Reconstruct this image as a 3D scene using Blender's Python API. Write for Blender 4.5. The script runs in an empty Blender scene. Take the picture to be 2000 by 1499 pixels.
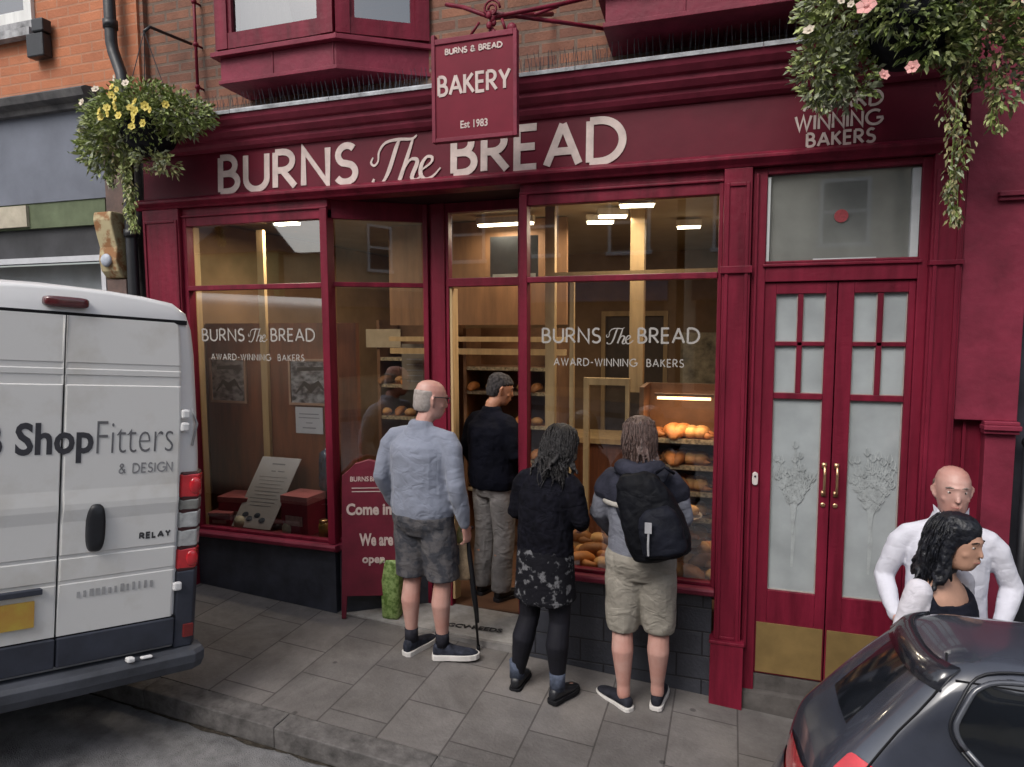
import bpy, bmesh, math, random
from mathutils import Vector, Matrix
R = math.radians
random.seed(7)
SC = bpy.context.scene
COL = SC.collection

# ------------------------------------------------------------------ camera
cd = bpy.data.cameras.new('camera'); cam = bpy.data.objects.new('camera', cd); COL.objects.link(cam)
yaw, pitch, roll = R(18.2129), R(-5.0678), R(0.2038)
M = Matrix.Rotation(yaw, 3, 'Z') @ Matrix.Rotation(pitch, 3, 'X') @ Matrix.Rotation(roll, 3, 'Y')
right, fwd, up = M.col[0], M.col[1], M.col[2]
m4 = Matrix((( right[0], up[0], -fwd[0], 3.8729), (right[1], up[1], -fwd[1], -4.0348), (right[2], up[2], -fwd[2], 2.0033), (0, 0, 0, 1)))
cam.matrix_world = m4
cd.sensor_width = 36; cd.lens = 36*1299.93/2000; cd.clip_start = .05; cd.clip_end = 600
SC.camera = cam

# ------------------------------------------------------------------ world, sun, exposure
W = bpy.data.worlds.new('World'); SC.world = W; W.use_nodes = True
wn = W.node_tree; wn.nodes.clear()
sky = wn.nodes.new('ShaderNodeTexSky'); sky.sky_type = 'NISHITA'; sky.sun_disc = False
sky.sun_elevation = R(48); sky.sun_rotation = R(200); sky.air_density = 1.0; sky.dust_density = 3.5; sky.ozone_density = .6
bg = wn.nodes.new('ShaderNodeBackground'); bg.inputs[1].default_value = .115
wo = wn.nodes.new('ShaderNodeOutputWorld')
hsv = wn.nodes.new('ShaderNodeHueSaturation'); hsv.inputs['Saturation'].default_value = .45
wn.links.new(sky.outputs[0], hsv.inputs['Color']); wn.links.new(hsv.outputs[0], bg.inputs[0]); wn.links.new(bg.outputs[0], wo.inputs[0])
sd = bpy.data.lights.new('sun', 'SUN'); sd.energy = .8; sd.angle = R(25); sd.color = (1, .96, .9)
so = bpy.data.objects.new('sun', sd); COL.objects.link(so)
az = R(200); el = R(48)
dsun = Vector((math.sin(az)*math.cos(el), math.cos(az)*math.cos(el), math.sin(el)))
so.rotation_euler = (-dsun).to_track_quat('-Z', 'Y').to_euler(); so.location = (0, -10, 20)
SC.view_settings.view_transform = 'Standard'; SC.view_settings.look = 'None'
SC.view_settings.exposure = .92; SC.view_settings.gamma = 1
SC.render.engine = 'CYCLES'
SC.cycles.max_bounces = 6; SC.cycles.transparent_max_bounces = 12; SC.cycles.caustics_reflective = False; SC.cycles.caustics_refractive = False

GS = -0.0635            # the street falls towards +X
def gz(x): return GS*x

# ------------------------------------------------------------------ materials
MATS = {}
def mat(name, col, rough=.6, var=.12, scale=6, metal=0, bump=0, bscale=40, spec=.5, coat=0, emis=0, sheen=0, col2=None, thresh=None, streak=False, crease=0):
    if name in MATS: return MATS[name]
    m = bpy.data.materials.new(name); m.use_nodes = True; nt = m.node_tree; b = nt.nodes['Principled BSDF']
    if rough >= .7 and spec == .5: spec = .18
    b.inputs['Roughness'].default_value = rough; b.inputs['Metallic'].default_value = metal
    b.inputs['Specular IOR Level'].default_value = spec; b.inputs['Coat Weight'].default_value = coat
    b.inputs['Coat Roughness'].default_value = .08; b.inputs['Sheen Weight'].default_value = sheen
    tc = nt.nodes.new('ShaderNodeTexCoord'); n = nt.nodes.new('ShaderNodeTexNoise')
    n.inputs['Scale'].default_value = scale; n.inputs['Detail'].default_value = 6; n.inputs['Roughness'].default_value = .6
    src = tc.outputs['Object']
    if streak:
        mp = nt.nodes.new('ShaderNodeMapping'); mp.inputs['Scale'].default_value = (4, 4, .5); nt.links.new(src, mp.inputs[0]); src = mp.outputs[0]
    nt.links.new(src, n.inputs['Vector'])
    r = nt.nodes.new('ShaderNodeValToRGB'); e = r.color_ramp.elements
    c2 = col2 or tuple(c*(1-var*1.6) for c in col); c1 = col if col2 else tuple(min(1, c*(1+var)) for c in col)
    lo, hi = thresh or (.3, .7)
    e[0].position = lo; e[1].position = hi; e[0].color = (*c2, 1); e[1].color = (*c1, 1)
    nt.links.new(n.outputs[0], r.inputs[0]); nt.links.new(r.outputs[0], b.inputs['Base Color'])
    if crease:   # hanging creases: two ridged, stretched noises plus a fine weave
        h = None
        for sc_, st_, wt in ((4.5, (1, 1, .55), 1.0), (9, (1, 1, 1.6), .45)):
            mp2 = nt.nodes.new('ShaderNodeMapping'); mp2.inputs['Scale'].default_value = st_; mp2.inputs['Rotation'].default_value = (.5, .4, .3); nt.links.new(tc.outputs['Object'], mp2.inputs[0])
            nn = nt.nodes.new('ShaderNodeTexNoise'); nn.inputs['Scale'].default_value = sc_; nn.inputs['Detail'].default_value = 2; nn.inputs['Distortion'].default_value = .8; nt.links.new(mp2.outputs[0], nn.inputs['Vector'])
            s1 = nt.nodes.new('ShaderNodeMath'); s1.operation = 'SUBTRACT'; s1.inputs[1].default_value = .5; nt.links.new(nn.outputs[0], s1.inputs[0])
            s2 = nt.nodes.new('ShaderNodeMath'); s2.operation = 'ABSOLUTE'; nt.links.new(s1.outputs[0], s2.inputs[0])
            s3 = nt.nodes.new('ShaderNodeMath'); s3.operation = 'MULTIPLY_ADD'; s3.inputs[1].default_value = wt; nt.links.new(s2.outputs[0], s3.inputs[0])
            if h: nt.links.new(h, s3.inputs[2])
            else: s3.inputs[2].default_value = 0
            h = s3.outputs[0]
        wv = nt.nodes.new('ShaderNodeTexNoise'); wv.inputs['Scale'].default_value = 260; nt.links.new(tc.outputs['Object'], wv.inputs['Vector'])
        s4 = nt.nodes.new('ShaderNodeMath'); s4.operation = 'MULTIPLY_ADD'; s4.inputs[1].default_value = .03; nt.links.new(wv.outputs[0], s4.inputs[0]); nt.links.new(h, s4.inputs[2])
        bp = nt.nodes.new('ShaderNodeBump'); bp.inputs['Strength'].default_value = crease; bp.inputs['Distance'].default_value = .06
        nt.links.new(s4.outputs[0], bp.inputs['Height']); nt.links.new(bp.outputs[0], b.inputs['Normal']); bump = 0
    if bump:
        n2 = nt.nodes.new('ShaderNodeTexNoise'); n2.inputs['Scale'].default_value = bscale; n2.inputs['Detail'].default_value = 4
        nt.links.new(tc.outputs['Object'], n2.inputs['Vector'])
        bp = nt.nodes.new('ShaderNodeBump'); bp.inputs['Strength'].default_value = bump; bp.inputs['Distance'].default_value = .01
        nt.links.new(n2.outputs[0], bp.inputs['Height']); nt.links.new(bp.outputs[0], b.inputs['Normal'])
    if emis:
        b.inputs['Emission Color'].default_value = (*col, 1); b.inputs['Emission Strength'].default_value = emis
    MATS[name] = m; return m
def vary(m, amt=.35):
    'a shade of its own for every object'
    nt = m.node_tree; b = nt.nodes['Principled BSDF']; l = b.inputs['Base Color'].links[0]; src = l.from_socket
    oi = nt.nodes.new('ShaderNodeObjectInfo'); mr = nt.nodes.new('ShaderNodeMapRange'); mr.inputs[3].default_value = 1-amt; mr.inputs[4].default_value = 1+amt
    nt.links.new(oi.outputs['Random'], mr.inputs[0]); mx = nt.nodes.new('ShaderNodeMix'); mx.data_type = 'RGBA'; mx.blend_type = 'MULTIPLY'; mx.inputs[0].default_value = 1
    nt.links.new(src, mx.inputs[6]); nt.links.new(mr.outputs[0], mx.inputs[7]); nt.links.new(mx.outputs[2], b.inputs['Base Color'])
    return m

def brickmat(name, c1, c2, mortar, w=.225, h=.075, ms=.012, plane='xz', rough=.85, off=.5, bump=.4, spots=.3, swap=False, wob=.0):
    m = bpy.data.materials.new(name); m.use_nodes = True; nt = m.node_tree; b = nt.nodes['Principled BSDF']; b.inputs['Roughness'].default_value = rough
    tc = nt.nodes.new('ShaderNodeTexCoord'); sp = nt.nodes.new('ShaderNodeSeparateXYZ'); cb = nt.nodes.new('ShaderNodeCombineXYZ')
    nt.links.new(tc.outputs['Object'], sp.inputs[0])
    a, c = ('X', 'Z') if plane == 'xz' else (('Y', 'X') if swap else ('X', 'Y'))
    nt.links.new(sp.outputs[a], cb.inputs[0]); nt.links.new(sp.outputs[c], cb.inputs[1])
    br = nt.nodes.new('ShaderNodeTexBrick'); br.offset = off
    br.inputs['Scale'].default_value = 1; br.inputs['Brick Width'].default_value = w; br.inputs['Row Height'].default_value = h
    br.inputs['Mortar Size'].default_value = ms; br.inputs['Mortar Smooth'].default_value = .3; br.inputs['Bias'].default_value = -.1
    br.inputs['Color1'].default_value = (*c1, 1); br.inputs['Color2'].default_value = (*c2, 1); br.inputs['Mortar'].default_value = (*mortar, 1)
    nt.links.new(cb.outputs[0], br.inputs['Vector'])
    n = nt.nodes.new('ShaderNodeTexNoise'); n.inputs['Scale'].default_value = 3; n.inputs['Detail'].default_value = 8; n.inputs['Roughness'].default_value = .7
    nt.links.new(tc.outputs['Object'], n.inputs['Vector'])
    mr = nt.nodes.new('ShaderNodeMapRange'); mr.inputs[1].default_value = .3; mr.inputs[2].default_value = .7; mr.inputs[3].default_value = 1-spots; mr.inputs[4].default_value = 1+spots
    nt.links.new(n.outputs[0], mr.inputs[0])
    mx = nt.nodes.new('ShaderNodeMix'); mx.data_type = 'RGBA'; mx.blend_type = 'MULTIPLY'; mx.inputs[0].default_value = 1
    nt.links.new(br.outputs[0], mx.inputs[6]); nt.links.new(mr.outputs[0], mx.inputs[7]); nt.links.new(mx.outputs[2], b.inputs['Base Color'])
    n2 = nt.nodes.new('ShaderNodeTexNoise'); n2.inputs['Scale'].default_value = 60; nt.links.new(tc.outputs['Object'], n2.inputs['Vector'])
    ma = nt.nodes.new('ShaderNodeMath'); ma.operation = 'MULTIPLY_ADD'; ma.inputs[1].default_value = -1
    nt.links.new(br.outputs['Fac'], ma.inputs[0]); nt.links.new(n2.outputs[0], ma.inputs[2])
    bp = nt.nodes.new('ShaderNodeBump'); bp.inputs['Strength'].default_value = bump; bp.inputs['Distance'].default_value = .008
    nt.links.new(ma.outputs[0], bp.inputs['Height']); nt.links.new(bp.outputs[0], b.inputs['Normal'])
    return m

def glassmat(name, tint=(.9, .92, .9), refl=.19, frost=0, fcol=(.3, .33, .33)):
    m = bpy.data.materials.new(name); m.use_nodes = True; nt = m.node_tree; nt.nodes.clear()
    o = nt.nodes.new('ShaderNodeOutputMaterial'); tr = nt.nodes.new('ShaderNodeBsdfTransparent'); gl = nt.nodes.new('ShaderNodeBsdfGlossy')
    tr.inputs[0].default_value = (*tint, 1); gl.inputs['Roughness'].default_value = .02
    lw = nt.nodes.new('ShaderNodeLayerWeight'); lw.inputs[0].default_value = .25
    ad = nt.nodes.new('ShaderNodeMath'); ad.operation = 'MULTIPLY_ADD'; ad.inputs[1].default_value = .8; ad.inputs[2].default_value = refl
    nt.links.new(lw.outputs['Fresnel'], ad.inputs[0])
    mx = nt.nodes.new('ShaderNodeMixShader'); nt.links.new(ad.outputs[0], mx.inputs[0]); nt.links.new(gl.outputs[0], mx.inputs[2])
    if frost:
        df = nt.nodes.new('ShaderNodeBsdfDiffuse'); df.inputs[0].default_value = (*fcol, 1)
        tc = nt.nodes.new('ShaderNodeTexCoord'); nz = nt.nodes.new('ShaderNodeTexNoise'); nz.inputs['Scale'].default_value = 5; nz.inputs['Detail'].default_value = 5
        nt.links.new(tc.outputs['Object'], nz.inputs['Vector'])
        rp = nt.nodes.new('ShaderNodeValToRGB'); rp.color_ramp.elements[0].position = .3; rp.color_ramp.elements[1].position = .7
        rp.color_ramp.elements[0].color = tuple(c*.8 for c in fcol)+(1,); rp.color_ramp.elements[1].color = tuple(c*1.1 for c in fcol)+(1,)
        nt.links.new(nz.outputs[0], rp.inputs[0]); nt.links.new(rp.outputs[0], df.inputs[0])
        m2 = nt.nodes.new('ShaderNodeMixShader'); m2.inputs[0].default_value = frost
        nt.links.new(tr.outputs[0], m2.inputs[1]); nt.links.new(df.outputs[0], m2.inputs[2]); nt.links.new(m2.outputs[0], mx.inputs[1])
    else: nt.links.new(tr.outputs[0], mx.inputs[1])
    nt.links.new(mx.outputs[0], o.inputs[0]); return m

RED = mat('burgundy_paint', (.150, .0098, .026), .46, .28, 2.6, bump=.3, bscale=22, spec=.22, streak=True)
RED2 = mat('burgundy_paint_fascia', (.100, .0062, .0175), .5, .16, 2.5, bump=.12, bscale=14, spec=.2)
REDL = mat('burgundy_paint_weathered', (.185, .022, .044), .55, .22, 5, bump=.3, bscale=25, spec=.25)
CREAM = mat('cream_lettering', (.53, .43, .40), .6, .14, 12)
DARK = mat('dark_slate_paint', (.022, .024, .034), .45, .35, 7, bump=.3, bscale=30)
BLACK = mat('black_paint', (.012, .013, .017), .45, .3, 8, bump=.1)
LEAD = mat('lead_flashing', (.30, .31, .33), .6, .35, 9, bump=.3)
WHITE = mat('white_paint', (.66, .66, .64), .5, .1, 6, streak=True)
PAPER = mat('white_paper', (.62, .62, .68), .8, .03, 10)
BRASS = mat('aged_brass', (.25, .165, .062), .55, .2, 3.5, metal=.35, bump=.06, bscale=9)
GOLD = mat('polished_brass', (.62, .40, .22), .3, .1, 9, metal=.9)
GLASS = glassmat('window_glass')
FROST = glassmat('frosted_glass', (.8, .85, .85), .03, .92, (.36, .39, .40))
WOOD = mat('pale_wood', (.50, .34, .17), .6, .15, 5, streak=True)
BWOOD = mat('brown_wood_panel', (.20, .065, .028), .55, .3, 4, streak=True)
TAN = mat('tan_wall', (.27, .165, .09), .8, .15, 3)
BRICK = brickmat('brown_brick', (.20, .085, .05), (.12, .05, .035), (.125, .085, .065), spots=.4)
BRICKO = brickmat('orange_brick', (.42, .15, .07), (.34, .115, .055), (.36, .17, .10), ms=.008, spots=.15)

# ------------------------------------------------------------------ mesh helpers
def link(name, bm, m=None, parent=None, smooth=False, bevel=0, label=None, kind=None):
    me = bpy.data.meshes.new(name); bm.normal_update(); bm.to_mesh(me); bm.free()
    if m: [me.materials.append(x) for x in (m if isinstance(m, (list, tuple)) else [m])]
    if smooth:
        for p in me.polygons: p.use_smooth = True
    o = bpy.data.objects.new(name, me); COL.objects.link(o)
    if parent: o.parent = parent
    if bevel:
        b = o.modifiers.new('b', 'BEVEL'); b.width = bevel; b.segments = 2; b.limit_method = 'ANGLE'
    if label: o['label'] = label
    if kind: o['kind'] = kind
    return o
def thing(name, label, cat, loc=(0, 0, 0), rz=0, group=None):
    o = bpy.data.objects.new(name, None); COL.objects.link(o); o.location = loc; o.rotation_euler = (0, 0, rz)
    o.empty_display_size = .1
    o['label'] = label; o['category'] = cat
    if group: o['group'] = group
    return o
def tag(o, label, cat, group=None):
    o['label'] = label; o['category'] = cat
    if group: o['group'] = group
    return o
def B(): return bmesh.new()
def box(bm, x0, x1, y0, y1, z0, z1, sl=0, mi=0):
    "axis box; sl=1 makes the bottom follow the street fall"
    vs = []
    for x in (x0, x1):
        for y in (y0, y1):
            for z in (z0, z1):
                vs.append(bm.verts.new((x, y, z + (gz(x) if sl == 2 or (sl == 1 and z == z0) else 0))))
    for f in ((0, 1, 3, 2), (4, 6, 7, 5), (0, 4, 5, 1), (2, 3, 7, 6), (0, 2, 6, 4), (1, 5, 7, 3)):
        fc = bm.faces.new([vs[i] for i in f]); fc.material_index = mi
    return vs
def prism(bm, pts, axis_pts0, axis_pts1):
    pass
def extr_x(bm, prof, x0, x1, m0=0, m1=0):
    "profile (y,z) list extruded along X; m0/m1 shift the ends by -y (mitre)"
    a = [bm.verts.new((x0 + m0*p[0], p[0], p[1])) for p in prof]; b = [bm.verts.new((x1 - m1*p[0], p[0], p[1])) for p in prof]
    n = len(prof)
    for i in range(n): bm.faces.new((a[i], a[(i+1) % n], b[(i+1) % n], b[i]))
    bm.faces.new(a[::-1]); bm.faces.new(b)
def poly_prism(bm, pts, vec):
    a = [bm.verts.new(p) for p in pts]; b = [bm.verts.new(Vector(p)+Vector(vec)) for p in pts]; n = len(pts)
    for i in range(n): bm.faces.new((a[i], a[(i+1) % n], b[(i+1) % n], b[i]))
    bm.faces.new(a[::-1]); bm.faces.new(b)
def loft(bm, rings, closed=True, cap=True):
    vs = [[bm.verts.new(p) for p in r] for r in rings]; n = len(vs[0])
    for i in range(len(vs)-1):
        for j in range(n if closed else n-1):
            k = (j+1) % n
            bm.faces.new((vs[i][j], vs[i][k], vs[i+1][k], vs[i+1][j]))
    if cap and closed: bm.faces.new(vs[0][::-1]); bm.faces.new(vs[-1])
    return vs
def tube(bm, pts, rad, seg=10, flat=None):
    "round tube through pts, one radius each (or (ra,rb) with flat as the side direction)"
    pts = [Vector(p) for p in pts]; rings = []; prev = None
    for i, p in enumerate(pts):
        d = (pts[min(i+1, len(pts)-1)] - pts[max(i-1, 0)]).normalized()
        if prev is None:
            a = Vector(flat) if flat else (Vector((1, 0, 0)) if abs(d.x) < .9 else Vector((0, 1, 0)))
        else: a = prev
        a = (a - d*a.dot(d)).normalized(); prev = a; b = d.cross(a)
        r = rad[i] if isinstance(rad, (list, tuple)) else rad
        ra, rb = r if isinstance(r, (tuple, list)) else (r, r)
        rings.append([p + a*ra*math.cos(t*2*math.pi/seg) + b*rb*math.sin(t*2*math.pi/seg) for t in range(seg)])
    loft(bm, rings)
def limb(bm, pts, rad, seg=12, flat=None):
    "tube with rounded ends"
    pts = [Vector(p) for p in pts]
    g = lambda r: r if isinstance(r, (tuple, list)) else (r, r)
    d0 = (pts[0]-pts[1]).normalized(); d1 = (pts[-1]-pts[-2]).normalized()
    r0, r1 = g(rad[0]), g(rad[-1])
    P = [pts[0]+d0*max(r0)*.9, pts[0]+d0*max(r0)*.55] + pts + [pts[-1]+d1*max(r1)*.55, pts[-1]+d1*max(r1)*.9]
    Q = [(r0[0]*.35, r0[1]*.35), (r0[0]*.82, r0[1]*.82)] + list(rad) + [(r1[0]*.82, r1[1]*.82), (r1[0]*.35, r1[1]*.35)]
    tube(bm, P, Q, seg, flat)
def ring(c, rx, ry, n=20, tilt=0, e=1.0, ty=0):
    out = []
    for t in range(n):
        a = t*2*math.pi/n; ca, sa = math.cos(a), math.sin(a)
        x = rx*math.copysign(abs(ca)**e, ca); y = ry*math.copysign(abs(sa)**e, sa)
        out.append((c[0]+x, c[1]+y, c[2]+tilt*x+ty*y))
    return out
def lathe(bm, prof, c=(0, 0, 0), n=24):
    loft(bm, [[(c[0]+r*math.cos(t*2*math.pi/n), c[1]+r*math.sin(t*2*math.pi/n), c[2]+z) for t in range(n)] for r, z in prof])
def ball(bm, c, r, s=(1, 1, 1), u=14, v=9):
    bmesh.ops.create_uvsphere(bm, u_segments=u, v_segments=v, radius=1, matrix=Matrix.Translation(c) @ Matrix.Diagonal((r*s[0], r*s[1], r*s[2], 1)))

# stroke lettering: round humanist capitals drawn with a pen of even width
def arc(cx, cy, rx, ry, a0, a1, n=10):
    return [(cx+rx*math.cos(R(a0+(a1-a0)*i/n)), cy+ry*math.sin(R(a0+(a1-a0)*i/n))) for i in range(n+1)]
GL = {
 'A': (.74, [[(0, 0), (.37, 1)], [(.37, 1), (.74, 0)], [(.14, .33), (.60, .33)]]),
 'B': (.52, [[(0, 0), (0, 1)], [(0, 1), (.2, 1)]+arc(.2, .76, .24, .24, 90, -90)+[(0, .52)], [(0, .52), (.22, .52)]+arc(.24, .26, .28, .26, 90, -90)+[(0, 0)]]),
 'C': (.72, [arc(.5, .5, .5, .5, 58, 302, 20)]),
 'D': (.72, [[(0, 0), (0, 1)], [(0, 1), (.22, 1)]+arc(.22, .5, .5, .5, 90, -90, 18)+[(0, 0)]]),
 'E': (.46, [[(.46, 1), (0, 1), (0, 0), (.46, 0)], [(0, .52), (.42, .52)]]),
 'F': (.42, [[(.42, 1), (0, 1), (0, 0)], [(0, .52), (.38, .52)]]),
 'G': (.8, [arc(.5, .5, .5, .5, 52, 360-18, 22)+[(.95, .46), (.62, .46)]]),
 'I': (.02, [[(0, 0), (0, 1)]]),
 'K': (.56, [[(0, 0), (0, 1)], [(.5, 1), (0, .44)], [(.14, .58), (.56, 0)]]),
 'L': (.42, [[(0, 1), (0, 0), (.42, 0)]]),
 'N': (.66, [[(0, 0), (0, 1), (.66, 0), (.66, 1)]]),
 'O': (1.0, [arc(.5, .5, .5, .5, 0, 360, 30)]),
 'R': (.56, [[(0, 0), (0, 1)], [(0, 1), (.2, 1)]+arc(.22, .74, .27, .26, 90, -90)+[(0, .48)], [(.2, .48), (.56, 0)]]),
 'S': (.5, [arc(.27, .75, .23, .25, 40, 180, 9)+arc(.27, .75, .23, .25, 190, 240, 3)+[(.26, .51)]+arc(.24, .25, .26, .26, 60, -40, 8)+arc(.24, .25, .26, .25, -50, -150, 7)]),
 'T': (.62, [[(0, 1), (.62, 1)], [(.31, 1), (.31, 0)]]),
 'U': (.62, [[(0, 1), (0, .31)]+arc(.31, .31, .31, .31, 180, 360, 12)+[(.62, 1)]]),
 'W': (1.0, [[(0, 1), (.27, 0), (.5, 1), (.73, 0), (1.0, 1)]]),
 'Y': (.6, [[(0, 1), (.3, .46)], [(.6, 1), (.3, .46)], [(.3, .5), (.3, 0)]]),
 'V': (.66, [[(0, 1), (.33, 0), (.66, 1)]]), 'M': (.8, [[(0, 0), (.08, 1), (.4, .15), (.72, 1), (.8, 0)]]), 'H': (.6, [[(0, 0), (0, 1)], [(.6, 0), (.6, 1)], [(0, .52), (.6, .52)]]),
 'P': (.5, [[(0, 0), (0, 1)], [(0, 1), (.2, 1)]+arc(.22, .74, .27, .26, 90, -90)+[(0, .48)]]),
 '-': (.3, [[(0, .45), (.3, .45)]]), '&': (.7, [[(.7, 0), (.12, .78)]+arc(.3, .82, .17, .18, 190, -20, 10)+[(.08, .38)]+arc(.26, .22, .24, .22, 150, 330, 10)+[(.66, .42)]]),
 ' ': (.28, []),
}
def ribbon(bm, pts, w, z, th):
    "pts 2D polyline -> flat stroke with mitred joints, in the plane (x,y) at height z, thickness th"
    P = [Vector(p) for p in pts]; n = len(P); L = []; Rr = []
    cl = (P[0]-P[-1]).length < 1e-5 and n > 3
    for i in range(n):
        if cl: a = P[i-1 if i else n-2]; b = P[i+1 if i < n-1 else 1]
        else: a = P[max(i-1, 0)]; b = P[min(i+1, n-1)]
        d1 = (P[i]-a).normalized() if (P[i]-a).length > 1e-9 else (b-P[i]).normalized()
        d2 = (b-P[i]).normalized() if (b-P[i]).length > 1e-9 else d1
        n1 = Vector((-d1.y, d1.x)); n2 = Vector((-d2.y, d2.x)); nn = (n1+n2)
        nn = nn.normalized() if nn.length > 1e-6 else n1
        k = min(1/max(nn.dot(n1), .3), 2.2)
        ww = w[i] if isinstance(w, list) else w
        L.append(P[i]+nn*ww/2*k); Rr.append(P[i]-nn*ww/2*k)
    v = [[bm.verts.new((q.x, q.y, zz)) for q in S] for S, zz in ((L, z+th), (Rr, z+th), (L, z), (Rr, z))]
    for i in range(n-1):
        bm.faces.new((v[0][i], v[1][i], v[1][i+1], v[0][i+1]))
        bm.faces.new((v[0][i], v[0][i+1], v[2][i+1], v[2][i])); bm.faces.new((v[1][i+1], v[1][i], v[3][i], v[3][i+1]))
    for i in (0, n-1):
        q = (v[0][i], v[2][i], v[3][i], v[1][i])
        bm.faces.new(q if i == 0 else q[::-1])
def letters(bm, s, width, h, w, gap=.2, th=.006):
    "stroke text filling width x height from the origin"
    adv = 0; xs = []
    for ch in s: xs.append(adv); adv += GL[ch][0] + gap
    adv -= gap; k = width/adv
    for ci, ch in enumerate(s):
        for j, st in enumerate(GL[ch][1]):
            hh = h - w
            ribbon(bm, [((xs[ci]+p[0])*k, p[1]*hh+w/2) for p in st], w, j*.0006+ci % 2*.0002, th)
def place(bm, mtx): bmesh.ops.transform(bm, matrix=mtx, verts=bm.verts)
FACE = Matrix(((1, 0, 0, 0), (0, 0, -1, 0), (0, 1, 0, 0), (0, 0, 0, 1)))     # text plane (x,y) -> wall facing -Y
def at(x, y, z, rz=0): return Matrix.Translation((x, y, z)) @ Matrix.Rotation(rz, 4, 'Z') @ FACE
def fonttext(s, size, ext=.002, bold=0, shear=0, space=1.0, align='LEFT', res=3):
    "built-in font as a bmesh in the plane (x,y)"
    c = bpy.data.curves.new('t', 'FONT'); c.body = s; c.size = size; c.extrude = ext; c.offset = bold; c.shear = shear; c.space_character = space; c.align_x = align; c.resolution_u = res
    o = bpy.data.objects.new('t', c); COL.objects.link(o)
    dg = bpy.context.evaluated_depsgraph_get(); me = bpy.data.meshes.new_from_object(o.evaluated_get(dg))
    bm = B(); bm.from_mesh(me); bpy.data.objects.remove(o); bpy.data.curves.remove(c); bpy.data.meshes.remove(me)
    return bm
def fit(bm, x0, width, h=None):
    xs = [v.co.x for v in bm.verts]; ys = [v.co.y for v in bm.verts]
    a = min(xs); k = width/(max(xs)-a); y0 = min(ys); ky = h/(max(ys)-y0) if h else k
    for v in bm.verts: v.co.x = (v.co.x-a)*k+x0; v.co.y = (v.co.y-(y0 if h else 0))*ky
THE = [  # hand-lettered script word, strokes (points, widths)
 ([(.02, .10), (.0, .02), (.08, -.02), (.2, .02), (.32, .3), (.45, .8), (.52, 1.0)], [.05, .07, .05, .06, .10, .10, .05]),
 ([(.0, .62), (-.04, .5), (.02, .42), (.1, .52), (.12, .75), (.25, .95), (.5, 1.0), (.75, .98), (.85, 1.06)], [.03, .05, .05, .04, .05, .06, .07, .06, .03]),
 ([(.78, 1.0), (.68, .6), (.52, .02)], [.05, .09, .1]),
 ([(.55, .15), (.7, .46), (.82, .5), (.86, .4), (.76, .08), (.84, .0), (.96, .12)], [.04, .05, .08, .1, .1, .06, .03]),
 ([(.94, .22), (1.12, .38), (1.14, .5), (1.04, .52), (.94, .34), (.93, .12), (1.02, .0), (1.16, .06), (1.3, .24)], [.04, .05, .07, .06, .09, .1, .07, .05, .03]),
]
def smoothline(pts, w, n=4):
    out = []; ww = []
    for i in range(len(pts)-1):
        p0, p1, p2, p3 = [Vector(pts[max(0, min(len(pts)-1, i+k))]) for k in (-1, 0, 1, 2)]
        for j in range(n):
            t = j/n
            out.append(.5*((2*p1)+(p2-p0)*t+(2*p0-5*p1+4*p2-p3)*t*t+(3*p1-p0-3*p2+p3)*t**3)); ww.append(w[i]+(w[i+1]-w[i])*t)
    out.append(Vector(pts[-1])); ww.append(w[-1]); return out, ww
def script_the(bm, width, h, th=.006):
    for j, (p, w) in enumerate(THE):
        q, ww = smoothline(p, w); k = width/1.34
        ribbon(bm, [((a.x+.04)*k, (a.y+.0)*h/1.06) for a in q], [x*h for x in ww], j*.0007, th)
def shop_name(bm, width, h, w, th=.006):
    "the shop's name: capitals - script - capitals, left end at the origin"
    a = B(); letters(a, 'BURNS', width*.383, h, w, .24, th); b = B(); script_the(b, width*.174, h*1.0, th); c = B(); letters(c, 'BREAD', width*.37, h, w, .24, th)
    place(b, Matrix.Translation((width*.424, 0, 0))); place(c, Matrix.Translation((width*.629, 0, 0)))
    for x in (a, b, c):
        me = bpy.data.meshes.new('x'); x.to_mesh(me); x.free(); bm.from_mesh(me); bpy.data.meshes.remove(me)
# ================================================================== SETTING
PAVE = brickmat('paving_flags', (.160, .148, .143), (.125, .116, .113), (.078, .071, .069), w=.50, h=.36, ms=.0055, plane='xy', swap=True, rough=.85, bump=.5, spots=.22)
nt = PAVE.node_tree; b_ = nt.nodes['Principled BSDF']; src_ = b_.inputs['Base Color'].links[0].from_socket
b_.inputs['Specular IOR Level'].default_value = .25
tc_ = nt.nodes.new('ShaderNodeTexCoord'); vo = nt.nodes.new('ShaderNodeTexVoronoi'); vo.inputs['Scale'].default_value = 3.3; nt.links.new(tc_.outputs['Object'], vo.inputs['Vector'])
r_ = nt.nodes.new('ShaderNodeValToRGB'); r_.color_ramp.elements[0].position = .045; r_.color_ramp.elements[1].position = .07; r_.color_ramp.elements[0].color = (.5, .5, .5, 1)
nt.links.new(vo.outputs['Distance'], r_.inputs[0]); mx_ = nt.nodes.new('ShaderNodeMix'); mx_.data_type = 'RGBA'; mx_.blend_type = 'MULTIPLY'; mx_.inputs[0].default_value = 1
nt.links.new(src_, mx_.inputs[6]); nt.links.new(r_.outputs[0], mx_.inputs[7])
n_ = nt.nodes.new('ShaderNodeTexNoise'); n_.inputs['Scale'].default_value = 1.1; n_.inputs['Detail'].default_value = 9; n_.inputs['Roughness'].default_value = .75; n_.inputs['Distortion'].default_value = .6
nt.links.new(tc_.outputs['Object'], n_.inputs['Vector']); r2_ = nt.nodes.new('ShaderNodeValToRGB'); r2_.color_ramp.elements[0].position = .36; r2_.color_ramp.elements[1].position = .56; r2_.color_ramp.elements[0].color = (.70, .69, .68, 1)
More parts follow.
